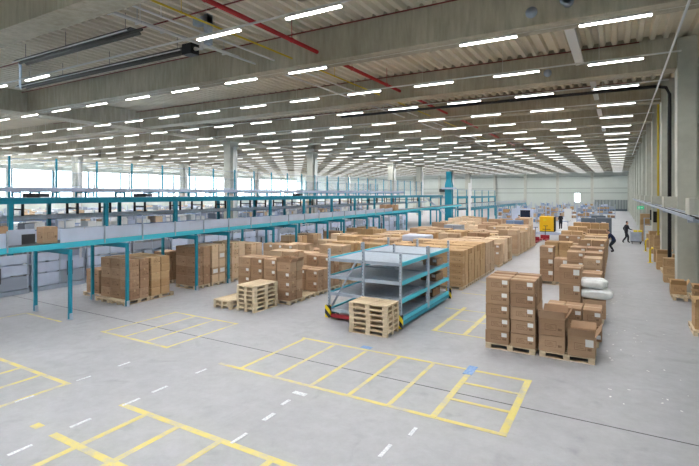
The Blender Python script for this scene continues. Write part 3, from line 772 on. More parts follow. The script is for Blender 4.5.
def carton_mesh(w, d, h, tint, style):
    key = (w, d, h, tint, style)
    if key in CM: return CM[key]
    mb = MB(); a, b = w / 2, d / 2
    if style == 'closed':
        c = .012
        prof = [(a - c, b), (a, b - c), (a, -b + c), (a - c, -b), (-a + c, -b), (-a, -b + c), (-a, b - c), (-a + c, b)][::-1]
        rings = [[(x * (a - c) / a, y * (b - c) / b, 0) for x, y in prof], [(x, y, c) for x, y in prof], [(x, y, h - c) for x, y in prof], [(x * (a - c) / a, y * (b - c) / b, h) for x, y in prof]]
        vv = [p for r_ in rings for p in r_]; ff = [tuple(range(8))[::-1]]
        for k in range(3): ff += [(k * 8 + i, k * 8 + (i + 1) % 8, k * 8 + 8 + (i + 1) % 8, k * 8 + 8 + i) for i in range(8)]
        ff.append(tuple(range(24, 32)))
        mb.add(vv, ff, tint)
    else:
        t = .006
        mb.box(-a, a, -b, b, 0, .01, tint); mb.box(-a, a, -b, -b + t, 0, h, tint); mb.box(-a, a, b - t, b, 0, h, tint)
        mb.box(-a, -a + t, -b, b, 0, h, tint); mb.box(a - t, a, -b, b, 0, h, tint)
        mb.box(-a + t, a - t, -b + t, b - t, h * .55, h * .6, 'kraft_pale')
    CM[key] = mb.mesh('carton'); return CM[key]
def flap_mesh(w, l, tint):
    key = ('flap', w, l, tint)
    if key not in CM: CM[key] = MB().add([(-w / 2, 0, 0), (w / 2, 0, 0), (w / 2 - .01, l, 0), (-w / 2 + .01, l, 0), (-w / 2, 0, .005), (w / 2, 0, .005), (w / 2 - .01, l, .005), (-w / 2 + .01, l, .005)],
        [(0, 3, 2, 1), (4, 5, 6, 7), (0, 1, 5, 4), (1, 2, 6, 5), (2, 3, 7, 6), (3, 0, 4, 7)], tint).mesh('flap')
    return CM[key]
def label_mesh(w, h):
    key = ('label', w, h)
    if key not in CM: CM[key] = MB().box(-w / 2, w / 2, -.003, 0, -h / 2, h / 2, 'paper').mesh('label')
    return CM[key]
def print_mesh(w, h):
    key = ('print', w, h)
    if key not in CM:
        mb = MB(); t = .006
        for x0, x1, z0, z1 in ((-.32, .0, .12, .30), ):
            pass
        bw, bh = w * .42, h * .34
        for s in (-1, 1):
            mb.box(-bw / 2, bw / 2, -.0015, 0, s * bh / 2 - t / 2, s * bh / 2 + t / 2, 'print'); mb.box(s * bw / 2 - t / 2, s * bw / 2 + t / 2, -.0015, 0, -bh / 2, bh / 2, 'print')
        for k in range(3): mb.box(-bw * .38, bw * (.1 + .1 * k), -.0015, 0, bh * (.22 - .22 * k) - t * .4, bh * (.22 - .22 * k) + t * .4, 'print')
        for k in range(3): mb.box(w * (.28 + .05 * k), w * (.31 + .05 * k), -.0015, 0, -bh * .5, -bh * .1, 'print')
        CM[key] = mb.mesh('printed_mark')
    return CM[key]
stuff = MB()
for rank, q in enumerate(order):
    c = CART[q]
    if rank < NCART and c['px'] >= 12:
        me = carton_mesh(c['w'], c['d'], c['h'], c['tint'] if c['white'] != 3 or c['side'] < .5 else 'kraft_pale', c['style'])
        o = linked('cardboard_carton', me, None, (c['x'], c['y'], c['z']), (c['side'] - .5) * .02)
        tag(o, c['lab'], 'carton', c['grp'])
        big = c['px'] >= 60
        if c['style'] == 'closed':
            if big:
                key = ('tape', c['w'], c['h'])
                if key not in CM:
                    a = c['w'] / 2
                    CM[key] = MB().box(-a - .001, a + .001, -.03, .03, 0, .0015, 'tape').box(a, a + .0015, -.03, .03, -.07, .0015, 'tape').box(-a - .0015, -a, -.03, .03, -.07, .0015, 'tape').mesh('tape_strip')
                linked('tape_strip', CM[key], o, (0, 0, c['h']))
        else:
            fl = min(c['w'], c['d']) * .42
            for (lx, ly, rz, ln, el) in ((0, -c['d'] / 2, PI, c['w'], .95), (0, c['d'] / 2, 0, c['w'], .5), (-c['w'] / 2, 0, PI / 2, c['d'], 1.2), (c['w'] / 2, 0, -PI / 2, c['d'], .9)):
                f = linked('flap', flap_mesh(round(ln, 3), round(fl, 3), c['tint']), o, (lx, ly, c['h']), rz)
                f.rotation_euler = (el + c['side'] * .25, 0, rz)
        if c['white'] == 2 or (c['white'] == 1 and c['side'] < .7):
            lw, lh = (.13, .10) if c['h'] < .45 else (.17, .17)
            linked('paper_label', label_mesh(lw, lh), o, (c['w'] * (.30 - .12 * (c['side'] > .85)), -c['d'] / 2, c['h'] * (.72 if c['side'] < .75 else .3)))
        if c['white'] == 3 and c['side'] < .5:
            l = linked('paper_label', label_mesh(round(c['d'] * .7, 3), round(c['h'] * .55, 3)), o, (c['w'] / 2, 0, c['h'] * .5), PI / 2)
        if c['px'] >= 100 and c['x'] < -9 and c['side'] < .8:
            linked('printed_mark', print_mesh(c['d'], c['h']), o, (c['w'] / 2, 0, c['h'] * .5), PI / 2)
        if c['px'] >= 90:
            linked('printed_mark', print_mesh(c['w'], c['h']), o, (-c['w'] * .04, -c['d'] / 2, c['h'] * .5))
    else:
        x0, x1, y0, y1 = c['x'] - c['w'] / 2, c['x'] + c['w'] / 2, c['y'] - c['d'] / 2, c['y'] + c['d'] / 2
        stuff.box(x0, x1, y0, y1, c['z'], c['z'] + c['h'], c['tint'])
tag(stuff.build('carton_mass'), 'the remaining brown cartons on the crowded farther pallet loads', 'cartons', None, 'stuff')

# ------------------------------------------------------------------ white plastic sacks
def sack(x, y, z, w, d, h, seed, label):
    bm = bmesh.new(); bmesh.ops.create_uvsphere(bm, u_segments=28, v_segments=16, radius=1)
    r = random.Random(seed); ph = [r.uniform(0, 6) for _ in range(6)]
    for v in bm.verts:
        p = v.co.copy()
        sx = math.copysign(abs(p.x) ** .6, p.x); sy = math.copysign(abs(p.y) ** .6, p.y); sz = math.copysign(abs(p.z) ** .7, p.z)
        wob = 1 + .05 * math.sin(7 * p.x + ph[0]) * math.sin(6 * p.y + ph[1]) + .04 * math.sin(13 * p.y + ph[2] + 4 * p.z)
        v.co = (sx * w / 2 * wob, sy * d / 2 * wob, (sz * wob * .5 + .5) * h if sz > 0 else (sz * .5 + .5) * h)
    me = bpy.data.meshes.new('plastic_sack'); bm.to_mesh(me); bm.free(); me.materials.append(MATS['plastic_wrap'])
    for p in me.polygons: p.use_smooth = True
    o = linked('plastic_sack', me, None, (x, y, z)); return tag(o, label, 'sack', 'white plastic sacks')
sack(-.58, 16.4, .70, .92, .8, .32, 1, 'lower white plastic sack lying on a carton by the aisle')
sack(-.66, 16.42, 1.015, .80, .7, .30, 2, 'upper white plastic sack on the pile by the aisle')

# ------------------------------------------------------------------ shelf trolley
tx0, tx1, ty0, tym, ty1 = -7.93, -5.47, 12.42, 14.65, 16.80
TR = empty('shelf_trolley', ((tx0 + tx1) / 2, (ty0 + ty1) / 2, 0))
tag(TR, 'large four-level roll shelf trolley with blue side beams', 'shelf trolley')
ox, oy = TR.location.x, TR.location.y
def tp(mb, name, bevel=0):
    return mb.build(name, TR, (-ox, -oy, 0), 0, bevel)
def upright(x, y, z0=.16, z1=2.22):
    mb = MB(); mb.box(x - .03, x + .03, y - .04, y + .04, z0, z1, 'galv')
    z = z0 + .1
    while z < z1 - .05:
        mb.box(x - .012, x + .012, y - .0415, y + .0415, z, z + .02, 'steel_dark'); z += .1
    tp(mb, 'upright')
for x in (tx0, -6.70, tx1):
    upright(x, ty0)
for x in (tx0, tx1):
    for y in (tym - .05, tym + .05, ty1): upright(x, y)
for x in (-6.7,): upright(x, tym); upright(x, ty1)
LV = (.30, .82, 1.35, 1.90)
for z in LV:
    for (ya, yb) in ((ty0, tym - .05), (tym + .05, ty1)):
        sh = MB(); n = int((tx1 - tx0 - .1) / .12)
        for q in range(n):
            xx = tx0 + .07 + q * .12; sh.box(xx, xx + .105, ya + .04, yb - .04, z - .012, z + .012, 'roller')
        sh.box(tx0 + .04, tx1 - .04, ya + .04, yb - .04, z - .03, z - .014, 'galv')
        s_ = tp(sh, 'shelf')
        for x in (tx0, tx1): tp(MB().box(x - .025, x + .025, ya, yb, z - .07, z + .045, 'teal_light'), 'side_beam')
        for y in (ya + .03, yb - .03): tp(MB().box(tx0 + .03, tx1 - .03, y - .02, y + .02, z - .07, z + .03, 'galv'), 'cross_beam')
tp(MB().bar((tx0 + .06, ty0, .38), (-6.95, ty0, 1.84), .05, .03, 'galv'), 'brace')
tp(MB().bar((tx0, ty0 + .2, .38), (tx0, tym - .2, 1.84), .03, .05, 'galv'), 'brace')
tp(MB().bar((tx0 + .1, ty1, .38), (-6.8, ty1, 1.84), .05, .03, 'galv'), 'brace')
for x in (tx0, tx1):
    tp(MB().box(x - .03, x + .03, ty0, ty1, .10, .22, 'teal'), 'base_beam')
for y in (ty0, ty1): tp(MB().box(tx0 + .04, tx1 - .04, y - .05, y + .05, .07, .17, 'red'), 'bumper')
for x in (tx0, tx1):
    for y in (ty0 - .06, ty1 + .06):
        tp(MB().box(x - .09, x + .09, y - .05, y + .04, .06, .44, 'hazard'), 'corner_guard')
for x in (tx0 + .18, tx1 - .18):
    for y in (ty0 + .2, tym, ty1 - .2):
        tp(MB().tube([(x - .03, y, .07), (x + .03, y, .07)], .07, 'rubber', 14).box(x - .04, x + .04, y - .03, y + .03, .1, .18, 'steel_dark'), 'wheel')

# ------------------------------------------------------------------ front conveyor on teal portals
FC = empty('portal_conveyor', (-16, 8, 0)); tag(FC, 'long teal conveyor on post portals with grey side panels, left', 'conveyor')
def fp(mb, name, bevel=0): return mb.build(name, FC, (16, -8, 0), 0, bevel)
def sl(y): return conv_z(y)
ys, ye = -3.0, 52.0
for x in (-15.4, -16.6):
    fp(MB().bar((x, ys, sl(ys) + .03), (x, ye, sl(ye) + .03), .05, .17, 'teal_light'), 'side_beam')
mb = MB(); mb.bar((-16.0, ys, sl(ys) + .09), (-16.0, ye, sl(ye) + .09), 1.15, .03, 'steel_dark'); fp(mb, 'belt')
PY = [3.2, 5.1, 8.24, 10.2, 13.3, 15.1, 18.2, 20.1, 23.2, 25.1, 28.2, 30.1, 33.2, 35.1, 38.2, 43.2, 48.2]
for q, y in enumerate(PY):
    for x in (-14.93, -17.0):
        zt = sl(y) - .06
        mb = MB(); mb.box(x - .045, x + .045, y - .045, y + .045, .0, zt, 'teal')
        po = fp(mb, 'post')
        MB().box(x - .085, x + .085, y - .07, y + .07, 0, .02, 'galv').box(x - .062, x - .046, y - .05, y + .05, 0, .2, 'galv').box(x + .046, x + .062, y - .05, y + .05, 0, .2, 'galv').build('foot_plate', po)
    fp(MB().box(-17.05, -14.95, y - .05, y + .05, sl(y) - .22, sl(y) - .055, 'teal'), 'cross_beam')
y = 8.18 - 1.48 * 7
q = 0
while y < 32:
    if not (6.1 < y < 8.1):
        a, b = y + .02, y + 1.46
        fp(MB().add([(-15.43, a, sl(a) + .12), (-15.43, b, sl(b) + .12), (-15.43, b, max(sl(b) + .4, 2.80)), (-15.43, a, 2.80),
                     (-15.41, a, sl(a) + .12), (-15.41, b, sl(b) + .12), (-15.41, b, max(sl(b) + .4, 2.80)), (-15.41, a, 2.80)],
                    [(0, 1, 2, 3), (7, 6, 5, 4), (0, 4, 5, 1), (1, 5, 6, 2), (2, 6, 7, 3), (3, 7, 4, 0)], 'panel')
           .box(-15.405, -15.36, b - .0, b + .04, sl(b) - .02, 2.86, 'galv'), 'side_panel')
    y += 1.48
fp(MB().box(-15.9, -15.88, 6.86, 7.68, 2.39, 2.86, 'panel').box(-15.88, -15.86, 7.3, 7.68, 2.39, 2.7, 'steel_dark'), 'side_panel')
y = 8.18 - 1.48 * 7
while y < 32:
    a, b = y + .02, y + 1.46
    fp(MB().box(-16.6, -16.58, a, b, 2.38, 2.74, 'panel'), 'side_panel'); y += 1.48
# far continuation
F2 = empty('portal_conveyor', (-15.8, 54, 0)); tag(F2, 'far lower teal conveyor continuing towards the end wall', 'conveyor')
def f2(mb, name): return mb.build(name, F2, (15.8, -54, 0))
f2(MB().box(-15.45, -15.38, 54, 95, 1.98, 2.25, 'teal'), 'side_beam'); f2(MB().box(-16.6, -16.53, 54, 95, 1.98, 2.25, 'teal'), 'side_beam')
f2(MB().box(-16.53, -15.45, 54, 95, 2.1, 2.16, 'steel_dark'), 'belt')
mb = MB(); y = 54
while y < 95:
    for x in (-15.42, -16.56): mb.box(x - .02, x + .02, y, y + .05, 2.25, 2.75, 'galv')
    y += 1.2
for x in (-15.42, -16.56): mb.box(x - .02, x + .02, 54, 95, 2.70, 2.74, 'galv')
f2(mb, 'guard_rail')
y = 54.5
while y < 95:
    for x in (-15.35, -16.63): f2(MB().box(x - .06, x + .06, y, y + .12, 0, 1.98, 'teal'), 'post')
    y += 5

# ------------------------------------------------------------------ mezzanine platform
PX0, PX1 = -30.5, -21.0
MZ = empty('steel_platform', (-24, 8, 0)); tag(MZ, 'long teal steel conveyor platform on posts at the left', 'platform')
def mp(mb, name): return mb.build(name, MZ, (24, -8, 0))
for x in (PX1, -26.0, PX0): mp(MB().box(x - .08, x + .08, -2, 62, 3.54, 3.79, 'teal'), 'main_beam')
mb = MB().box(PX0, PX1 - .08, -2, 62, 3.74, 3.79, 'galv'); mp(mb, 'deck')
y = -1.0
mpost = []
yy0 = 9.25 - 4.0 * 2
k = 0
while True:
    y = yy0 + 4.0 * k
    if y > 62: break
    for x in (PX1, -26.0):
        mp(MB().box(x - .08, x + .08, y - .08, y + .08, 0, 3.54, 'teal').box(x - .14, x + .14, y - .14, y + .14, 0, .02, 'galv'), 'post')
    mp(MB().box(PX0, PX1 - .08, y - .06, y + .06, 3.56, 3.74, 'teal'), 'joist')
    k += 1
# conveyors standing on the deck
def deck_conveyor(x, y0, y1, label):
    t = empty('roller_conveyor', (x, y0, 3.795)); tag(t, label, 'conveyor', 'conveyors on the platform')
    L = y1 - y0
    for s in (-.4, .4): MB().box(s - .02, s + .02, 0, L, .26, .44, 'panel').build('side_rail', t)
    MB().box(-.38, .38, 0, L, .33, .36, 'roller').build('roller_bed', t)
    y = .6
    while y < L:
        MB().box(-.42, -.36, y, y + .06, 0, .27, 'teal').box(.36, .42, y, y + .06, 0, .27, 'teal').box(-.36, .36, y, y + .05, .2, .26, 'teal').build('support', t)
        y += 2.0
deck_conveyor(-22.0, 2, 50, 'front roller conveyor standing on the teal platform')
deck_conveyor(-28.0, 2, 50, 'rear roller conveyor standing on the teal platform')
for k, (x, y) in enumerate(((-21.3, 9.9), (-21.3, 15.0), (-21.3, 28.4))):
    tag(MB().box(x - .15, x + .15, y, y + .5, 3.80, 3.98, 'black').tube([(x + .1, y + .5, 3.9), (x + .1, y + .9, 3.9)], .08, 'steel_dark', 10).build('drive_motor'),
        'black conveyor drive motor on the platform edge, %s from the left' % ORD[k], 'motor')
# tall guard fence on the platform
def guard(x, y0, y1, step, label, zt=5.6, tall=()):
    t = empty('guard_fence', (x, y0, 3.79)); tag(t, label, 'fence', 'guard fences on the platform')
    y = y0
    while y < y1:
        h = zt - 3.79
        MB().box(-.035, .035, y - y0 - .035, y - y0 + .035, 0, h, 'teal').build('post', t)
        if y + step < y1:
            mb = MB().box(-.004, .004, y - y0 + .04, y - y0 + step - .04, .5, h - .1, 'guard')
            mb.box(-.012, .012, y - y0 + .035, y - y0 + step - .035, h - .12, h - .09, 'galv')
            mb.box(-.012, .012, y - y0 + .035, y - y0 + step - .035, .5, .53, 'galv').build('mesh_panel', t)
        y += step
guard(-22.8, 6.1, 60, 1.95, 'front tall teal guard fence standing on the platform')
guard(-29.0, 6.4, 60, 2.15, 'rear tall teal guard fence standing on the platform', 5.35)
# conveyor slung below the platform
t = empty('slung_conveyor', (-22.2, 0, 2.86)); tag(t, 'grey conveyor slung beneath the teal platform on black brackets', 'conveyor')
MB().box(-.45, -.38, 0, 58, .0, .16, 'roller').box(.38, .45, 0, 58, .0, .16, 'roller').box(-.38, .38, 0, 58, -.02, .02, 'steel_dark').build('conveyor_frame', t)
y = .6; k = 0
while y < 58:
    MB().box(.40, .46, y, y + .1, .16, .68, 'black').box(-.46, -.40, y, y + .1, .16, .68, 'black').box(-.4, .4, y + .02, y + .08, .4, .46, 'black').build('hanger_bracket', t)
    y += 1.6 + (k % 3) * .35; k += 1

# vertical lift tower and cross conveyors
LT = empty('lift_tower', (-18.3, 56.5, 0)); tag(LT, 'tall teal vertical conveyor lift tower behind the cartons', 'lift')
MB().box(-.42, .42, -.4, .4, 0, 5.0, 'teal').add([(-.42, -.4, 5.0), (.42, -.4, 5.0), (.42, .4, 5.0), (-.42, .4, 5.0), (-.26, -.25, 5.9), (.26, -.25, 5.9), (.26, .25, 5.9), (-.26, .25, 5.9)],
    [(0, 1, 5, 4), (1, 2, 6, 5), (2, 3, 7, 6), (3, 0, 4, 7), (4, 5, 6, 7)], 'teal').build('tower_body', LT)
MB().box(-.3, .3, -.3, .3, 5.9, 6.75, 'teal').build('drive_head', LT)
MB().box(-.75, .75, -.6, .6, 4.55, 4.75, 'panel').box(-1.2, -.42, -.2, .2, 4.2, 4.6, 'steel_dark').build('collar', LT)
MB().bar((-2.3, -2.2, 3.5), (-.42, -.4, 1.5), .12, .2, 'galv').build('chute', LT)
CP = empty('steel_platform', (-19.5, 64, 0)); tag(CP, 'far teal platform section right of the lift tower', 'platform')
mb = MB().box(-.1, .1, 0, 23, 3.3, 3.6, 'teal').box(-4, -3.8, 0, 23, 3.3, 3.6, 'teal').box(-3.8, -.1, 0, 23, 3.45, 3.55, 'galv'); mb.build('deck', CP)
for y in (0, 4.5, 9, 13.5, 18, 22.8):
    MB().box(-.1, .1, y, y + .2, 0, 3.3, 'teal').build('post', CP)
    MB().box(-.05, .05, y, y + .1, 3.6, 4.6, 'teal').build('rail_post', CP)
MB().box(-.03, .03, 0, 23, 4.5, 4.58, 'galv').box(-.03, .03, 0, 23, 2.5, 2.62, 'steel_dark').build('hand_rail', CP)
tag(MB().box(-14.7, -14.45, 52.3, 52.5, 0, 5.2, 'white').build('white_post'), 'white upright post beside the lift tower', 'post')

# ------------------------------------------------------------------ machinery and shelving left of the front conveyor
def conveyor_unit(x, y, L, h, label, seed):
    r = random.Random(seed)
    t = empty('sorting_machine', (x, y, 0)); tag(t, label, 'machine', 'grey sorting machine units')
    MB().box(-.06, .06, 0, L - .05, .0, .16, 'galv').box(-.36, -.30, 0, L - .05, 0, .16, 'galv').box(-.3, -.06, 0, .05, .05, .12, 'galv').build('base_rail', t)
    pn = MB(); z = .2
    for q in range(2):
        a = .06 + q * (L - .1) / 2; b = a + (L - .1) / 2 - .06
        z0 = .2
        for hh in (.55, .45, .4):
            if r.random() < .86: pn.box(-.03, .01, a, b, z0, z0 + hh - .05, 'panel' if r.random() < .7 else 'tote_grey')
            z0 += hh
    pn.build('side_panel', t); MB().box(-.36, -.34, .05, L - .1, .2, 1.5, 'panel').build('back_panel', t)
    for yy in (0, (L - .1) / 2, L - .12):
        MB().box(-.05, .03, yy, yy + .05, .16, h, 'galv').build('upright', t); MB().box(-.40, -.36, yy, yy + .05, .16, h, 'galv').build('upright', t)
    for z in (.62, 1.05, h - .06): MB().box(-.34, -.03, .04, L - .1, z, z + .04, 'roller').build('shelf', t)
    for z in (.665, 1.095):
        for q in range(4):
            if r.random() < .75: yy = .1 + q * .5 + r.uniform(0, .1); MB().box(-.32, -.06 - .01 * q, yy, yy + .35, z, z + r.uniform(.15, .32), r.choice(('tote_grey', 'galv', 'white', 'panel'))).build('stored_bin', t)
    for q in range(2):
        yy = r.uniform(.2, L - .5); MB().box(.03, .06, yy, yy + .12, .5, 1.1, 'steel_dark').build('control_box', t)
k = 0; y = 3.0
while y < 48:
    conveyor_unit(-20.42, y, 2.2, 1.68, 'grey sorting machine unit beyond the front conveyor, %s from the left' % ORD[k], k); y += 2.25; k += 1
# tall storage racks farther left
def storage_rack(x, y, L, h, label, seed, fill, depth=1.1, group='storage racks'):
    r = random.Random(seed)
    t = empty('storage_rack', (x, y, 0)); tag(t, label, 'rack', group)
    for yy in (0, L / 2, L):
        for xx in (0, -depth): MB().box(xx - .04, xx + .04, yy - .04, yy + .04, 0, h, 'galv').build('upright', t)
    z = .15; gm = MB()
    while z < h - .2:
        MB().box(-depth, 0, 0, L, z, z + .07, 'tote_blue' if seed % 2 else 'galv').build('shelf', t)
        yy = .1
        while yy < L - .5:
            w = r.uniform(.3, .7)
            if r.random() < .85: gm.box(-depth + .05, -.05, yy, min(yy + w, L - .05), z + .07, z + .07 + r.uniform(.25, .5), r.choice(fill))
            yy += w + .05
        z += .66
    o = gm.build('stored_goods', t); o['kind'] = 'stuff'
    return t
k = 0
for li, (x, y0, y1) in enumerate(((-34.0, 6, 60), (-39, 6, 70), (-46, 8, 80))):
    y = y0; q = 0
    while y < y1:
        storage_rack(x, y, 5.6, 2.7, 'pale storage rack under the left hall, %s in the %s line' % (ORD[q], ORD[li]), k,
                     ('white', 'panel', 'kraft_pale', 'tote_grey', 'white')); y += 6.2; q += 1; k += 1
for q, (x, y) in enumerate(((-36.5, 12), (-36.5, 17.5), (-36.4, 24), (-36.6, 31), (-43, 14), (-43, 22), (-43, 33))):
    tag(MB().box(x - .9, x + .9, y, y + 2.2, 0, 2.5, 'white').box(x + .9, x + .93, y + .2, y + 2.0, .3, 2.2, 'panel').box(x - .5, x + .5, y + .4, y + 1.8, 2.5, 2.62, 'galv').build('white_cabinet'),
        'large white machine cabinet in the left hall, %s' % ('nearest', 'second nearest', 'third nearest', 'fourth nearest', 'in the rear line, nearest', 'in the rear line, middle', 'in the rear line, farthest')[q], 'cabinet', 'white cabinets')
# far zone before the end wall
FZ = [(-13, 62), (-10.5, 66), (-8.2, 70), (-12.8, 74), (-10.2, 78), (-7.6, 80), (-5.0, 72), (-5.2, 82), (-2.6, 84), (-12.5, 86), (-9.5, 90), (-6.5, 92), (-17.5, 100), (-14, 104), (-10, 106), (-6.5, 108), (-3.6, 104), (-20, 108), (-14.9, 68), (-14.9, 82)]
for q, (x, y) in enumerate(FZ):
    t = storage_rack(0, 0, 2.2, 2.3, 'crowded storage rack before the end wall, %s by distance' % ORD[q], q + 3,
                     ('kraft', 'kraft_tan', 'tote_blue', 'tote_grey', 'kraft_orange', 'panel'), 1.0, 'far storage racks')
    t.location = (x, y, 0); t.rotation_euler = (0, 0, -PI / 2)
# slate containers
for q, (x, y, w, hh) in enumerate(((-1.05, 46.6, 1.15, 1.85), (-2.3, 46.8, 1.15, 1.8), (-1.6, 50, 1.2, 1.9))):
    t = empty('wrapped_container', (x, y, 0)); tag(t, 'dark slate wrapped container %s' % ('with a white label beside the aisle', 'left of the labelled one', 'second behind the labelled one', 'farthest left behind the cartons')[q], 'container', 'slate containers')
    MB().box(-w / 2, w / 2, -.5, .5, .15, hh, 'slate').build('container_body', t, bevel=.03)
    MB().box(-w / 2, w / 2, -.5, .5, 0, .1, 'wood_old').box(-w / 2 + .05, w / 2 - .05, -.45, .45, .1, .15, 'wood_old').build('base', t)
    if q == 0: MB().box(-.2, .15, -.503, -.5, 1.1, 1.5, 'paper').build('paper_label', t)
# roller table with yellow machine
t = empty('roller_table', (-5.6, 44.2, 0)); tag(t, 'low pale blue roller table under the yellow machine', 'table')
MB().box(-1.9, 1.9, -.6, .6, .40, .60, 'panel').box(-1.85, 1.85, -.55, .55, .60, .63, 'roller').build('table_top', t)
for x in (-1.8, 0, 1.8):
    for y in (-.5, .5): MB().box(x - .05, x + .05, y - .05, y + .05, 0, .4, 'galv').build('leg', t)
t = empty('stretch_wrapper', (-5.4, 44.3, .63)); tag(t, 'bright yellow machine standing on the pale roller table', 'machine')
MB().box(-.62, .55, -.4, .4, .05, 1.35, 'yellow_machine').build('housing', t, bevel=.05)
MB().box(.55, .66, -.35, .35, .05, 1.3, 'black').box(-.6, .6, -.38, .38, 0, .05, 'black').build('back_plate', t)
MB().box(-.3, -.05, -.41, -.4, .95, 1.15, 'yellow').box(-.35, .3, -.41, -.4, .2, .24, 'black').build('control_panel', t)
# dark screen cabinet
t = empty('screen_cabinet', (-9.2, 55, 0)); tag(t, 'pale cabinet with a large dark screen behind the cartons', 'cabinet')
MB().box(-1.2, 1.0, -.3, .3, 0, 2.3, 'panel').build('cabinet_body', t)
MB().box(-.3, .75, -.32, -.3, 1.15, 2.15, 'screen').build('screen', t)
tag(MB().box(-5.3, -4.55, 58, 58.1, .9, 2.3, 'white').box(-4.95, -4.9, 58, 58.1, 0, .9, 'galv').build('white_board'), 'white board standing behind the right aisle cartons', 'board')
# blue wrapped load and dark machine in the centre block
def totes(x, y, n, nx, m, label):
    for i in range(nx):
        for l in range(n):
            t = empty('plastic_tote', (x + i * .63, y, .002 + l * .302)); tag(t, '%s plastic tote, %s layer%s, %s' % ('blue' if m == 'tote_blue' else 'grey blue', ORD[l], '' if nx == 1 else (', left' if i == 0 else ', right'), label), 'tote', 'totes ' + label)
            MB().box(-.29, .29, -.39, .39, 0, .26, m).build('tote_body', t)
            MB().box(-.305, .305, -.405, .405, .26, .30, m).build('rim', t)
totes(-9.2 - .95, 31.5, 6, 2, 'tote_grey', 'in the stack among the middle cartons')
totes(-7.6, 39.5, 6, 2, 'tote_blue', 'at the end of the middle block')
t = empty('wrapped_machine', (-9.95, 25.0, 0)); tag(t, 'pale plastic-wrapped machine with a dark front among the cartons', 'machine')
MB().box(-.7, .7, -.5, .5, .0, 1.25, 'steel_dark').build('machine_body', t, bevel=.03)
MB().box(-.75, .75, -.55, .6, 1.25, 1.62, 'panel').build('plastic_cover', t, bevel=.08)
# yellow-topped cart pushed by worker
t = empty('push_cart', (1.25, 43.3, 0)); tag(t, 'grey box cart with yellow packets on top, pushed by the worker', 'cart')
MB().box(-.35, .35, -.4, .4, .22, .95, 'galv').build('cart_body', t, bevel=.01)
MB().box(-.38, .38, -.43, .43, .16, .22, 'steel_dark').build('base_frame', t); MB().box(-.40, -.36, -.43, .43, .22, 1.02, 'galv').build('push_handle', t)
for x in (-.28, .28):
    for y in (-.33, .33): MB().tube([(x - .02, y, .08), (x + .02, y, .08)], .08, 'rubber', 10).build('wheel', t)
for x in (-.05, .27): tag(MB().box(1.25 + x - .14, 1.25 + x + .13, 43.0, 43.6, .952, 1.08, 'yellow').build('yellow_packet'), 'yellow packet lying on the cart, %s' % ('left one' if x < 0 else 'right one'), 'packet', 'yellow packets')
t = empty('roll_cage', (2.05, 42.4, 0)); tag(t, 'tall grey wire roll cage against the right wall', 'roll cage')
mb = MB()
for x in (-.3, .3):
    for y in (-.4, .4): mb.box(x - .02, x + .02, y - .02, y + .02, .15, 2.1, 'galv')
for z in (.2, .6, 1.1, 1.6, 2.08):
    mb.box(-.3, .3, -.41, -.39, z, z + .02, 'galv').box(-.3, .3, .39, .41, z, z + .02, 'galv').box(-.31, -.29, -.4, .4, z, z + .02, 'galv').box(.29, .31, -.4, .4, z, z + .02, 'galv')
mb.build('cage', t); MB().box(-.28, .28, -.38, .38, .23, 1.5, 'white').build('liner', t)
for x in (-.25, .25):
    for y in (-.35, .35): MB().tube([(x - .02, y, .07), (x + .02, y, .07)], .07, 'rubber', 10).box(x - .03, x + .03, y - .03, y + .03, .1, .16, 'steel_dark').build('wheel', t)
for q, (x, y) in enumerate(((1.65, 38.0), (1.6, 31.8))):
    tag(MB().tube([(x, y, 0), (x, y, .75), (x + .12, y, .83), (x + .12, y + .4, .83)], .05, 'yellow', 10).box(x - .12, x + .12, y - .12, y + .12, 0, .015, 'yellow').build('column_guard'),
        'yellow impact guard at the foot of the %s wall column' % ('third', 'second')[q], 'guard', 'yellow column guards')
t = empty('exit_sign', (1.78, 50, 2.70)); tag(t, 'green emergency exit sign hanging over the right aisle', 'sign')
MB().box(-.25, .25, -.02, .02, -.13, .13, 'green_sign').build('sign_panel', t)
MB().box(-.18, -.06, -.023, -.02, -.09, .09, 'white').add([(.0, -.023, .03), (.1, -.023, .03), (.1, -.023, .08), (.2, -.023, 0), (.1, -.023, -.08), (.1, -.023, -.03), (.0, -.023, -.03)], [(0, 1, 2, 3, 4, 5, 6)], 'white').build('pictogram', t)
MB().box(-.01, .01, -.01, .01, .13, .57, 'galv').build('hanger', t)
for q, y in enumerate((38, 41.5)):
    tag(MB().box(2.1, 2.4, y, y + .5, 2.0, 2.75, 'black').box(2.4, XR - .03, y + .2, y + .3, 2.3, 2.4, 'galv').build('wall_speaker'), '%s black box mounted high on the right wall' % ('nearer', 'farther'[:7])[q], 'box', 'black wall boxes')
# pallet trucks at the end of the middle row
for q, (x, y) in enumerate(((-5.9, 40.4), (-5.4, 42.6))):
    t = empty('pallet_truck', (x, y, 0)); tag(t, 'red hand pallet truck beside the middle block, %s' % ('nearer one', 'farther one')[q], 'pallet truck', 'hand pallet trucks')
    MB().box(-.35, -.12, -1.1, 0, .08, .16, 'red').box(.12, .35, -1.1, 0, .08, .16, 'red').box(-.35, .35, 0, .25, .08, .45, 'red').build('fork_frame', t)
    MB().tube([(0, .2, .4), (0, .55, 1.2)], .025, 'black', 8).tube([(-.18, .55, 1.2), (.18, .55, 1.2)], .02, 'black', 8).build('handle', t)
    for s in (-.1, .1): MB().tube([(s - .03, .15, .1), (s + .03, .15, .1)], .1, 'rubber', 14).build('wheel', t)

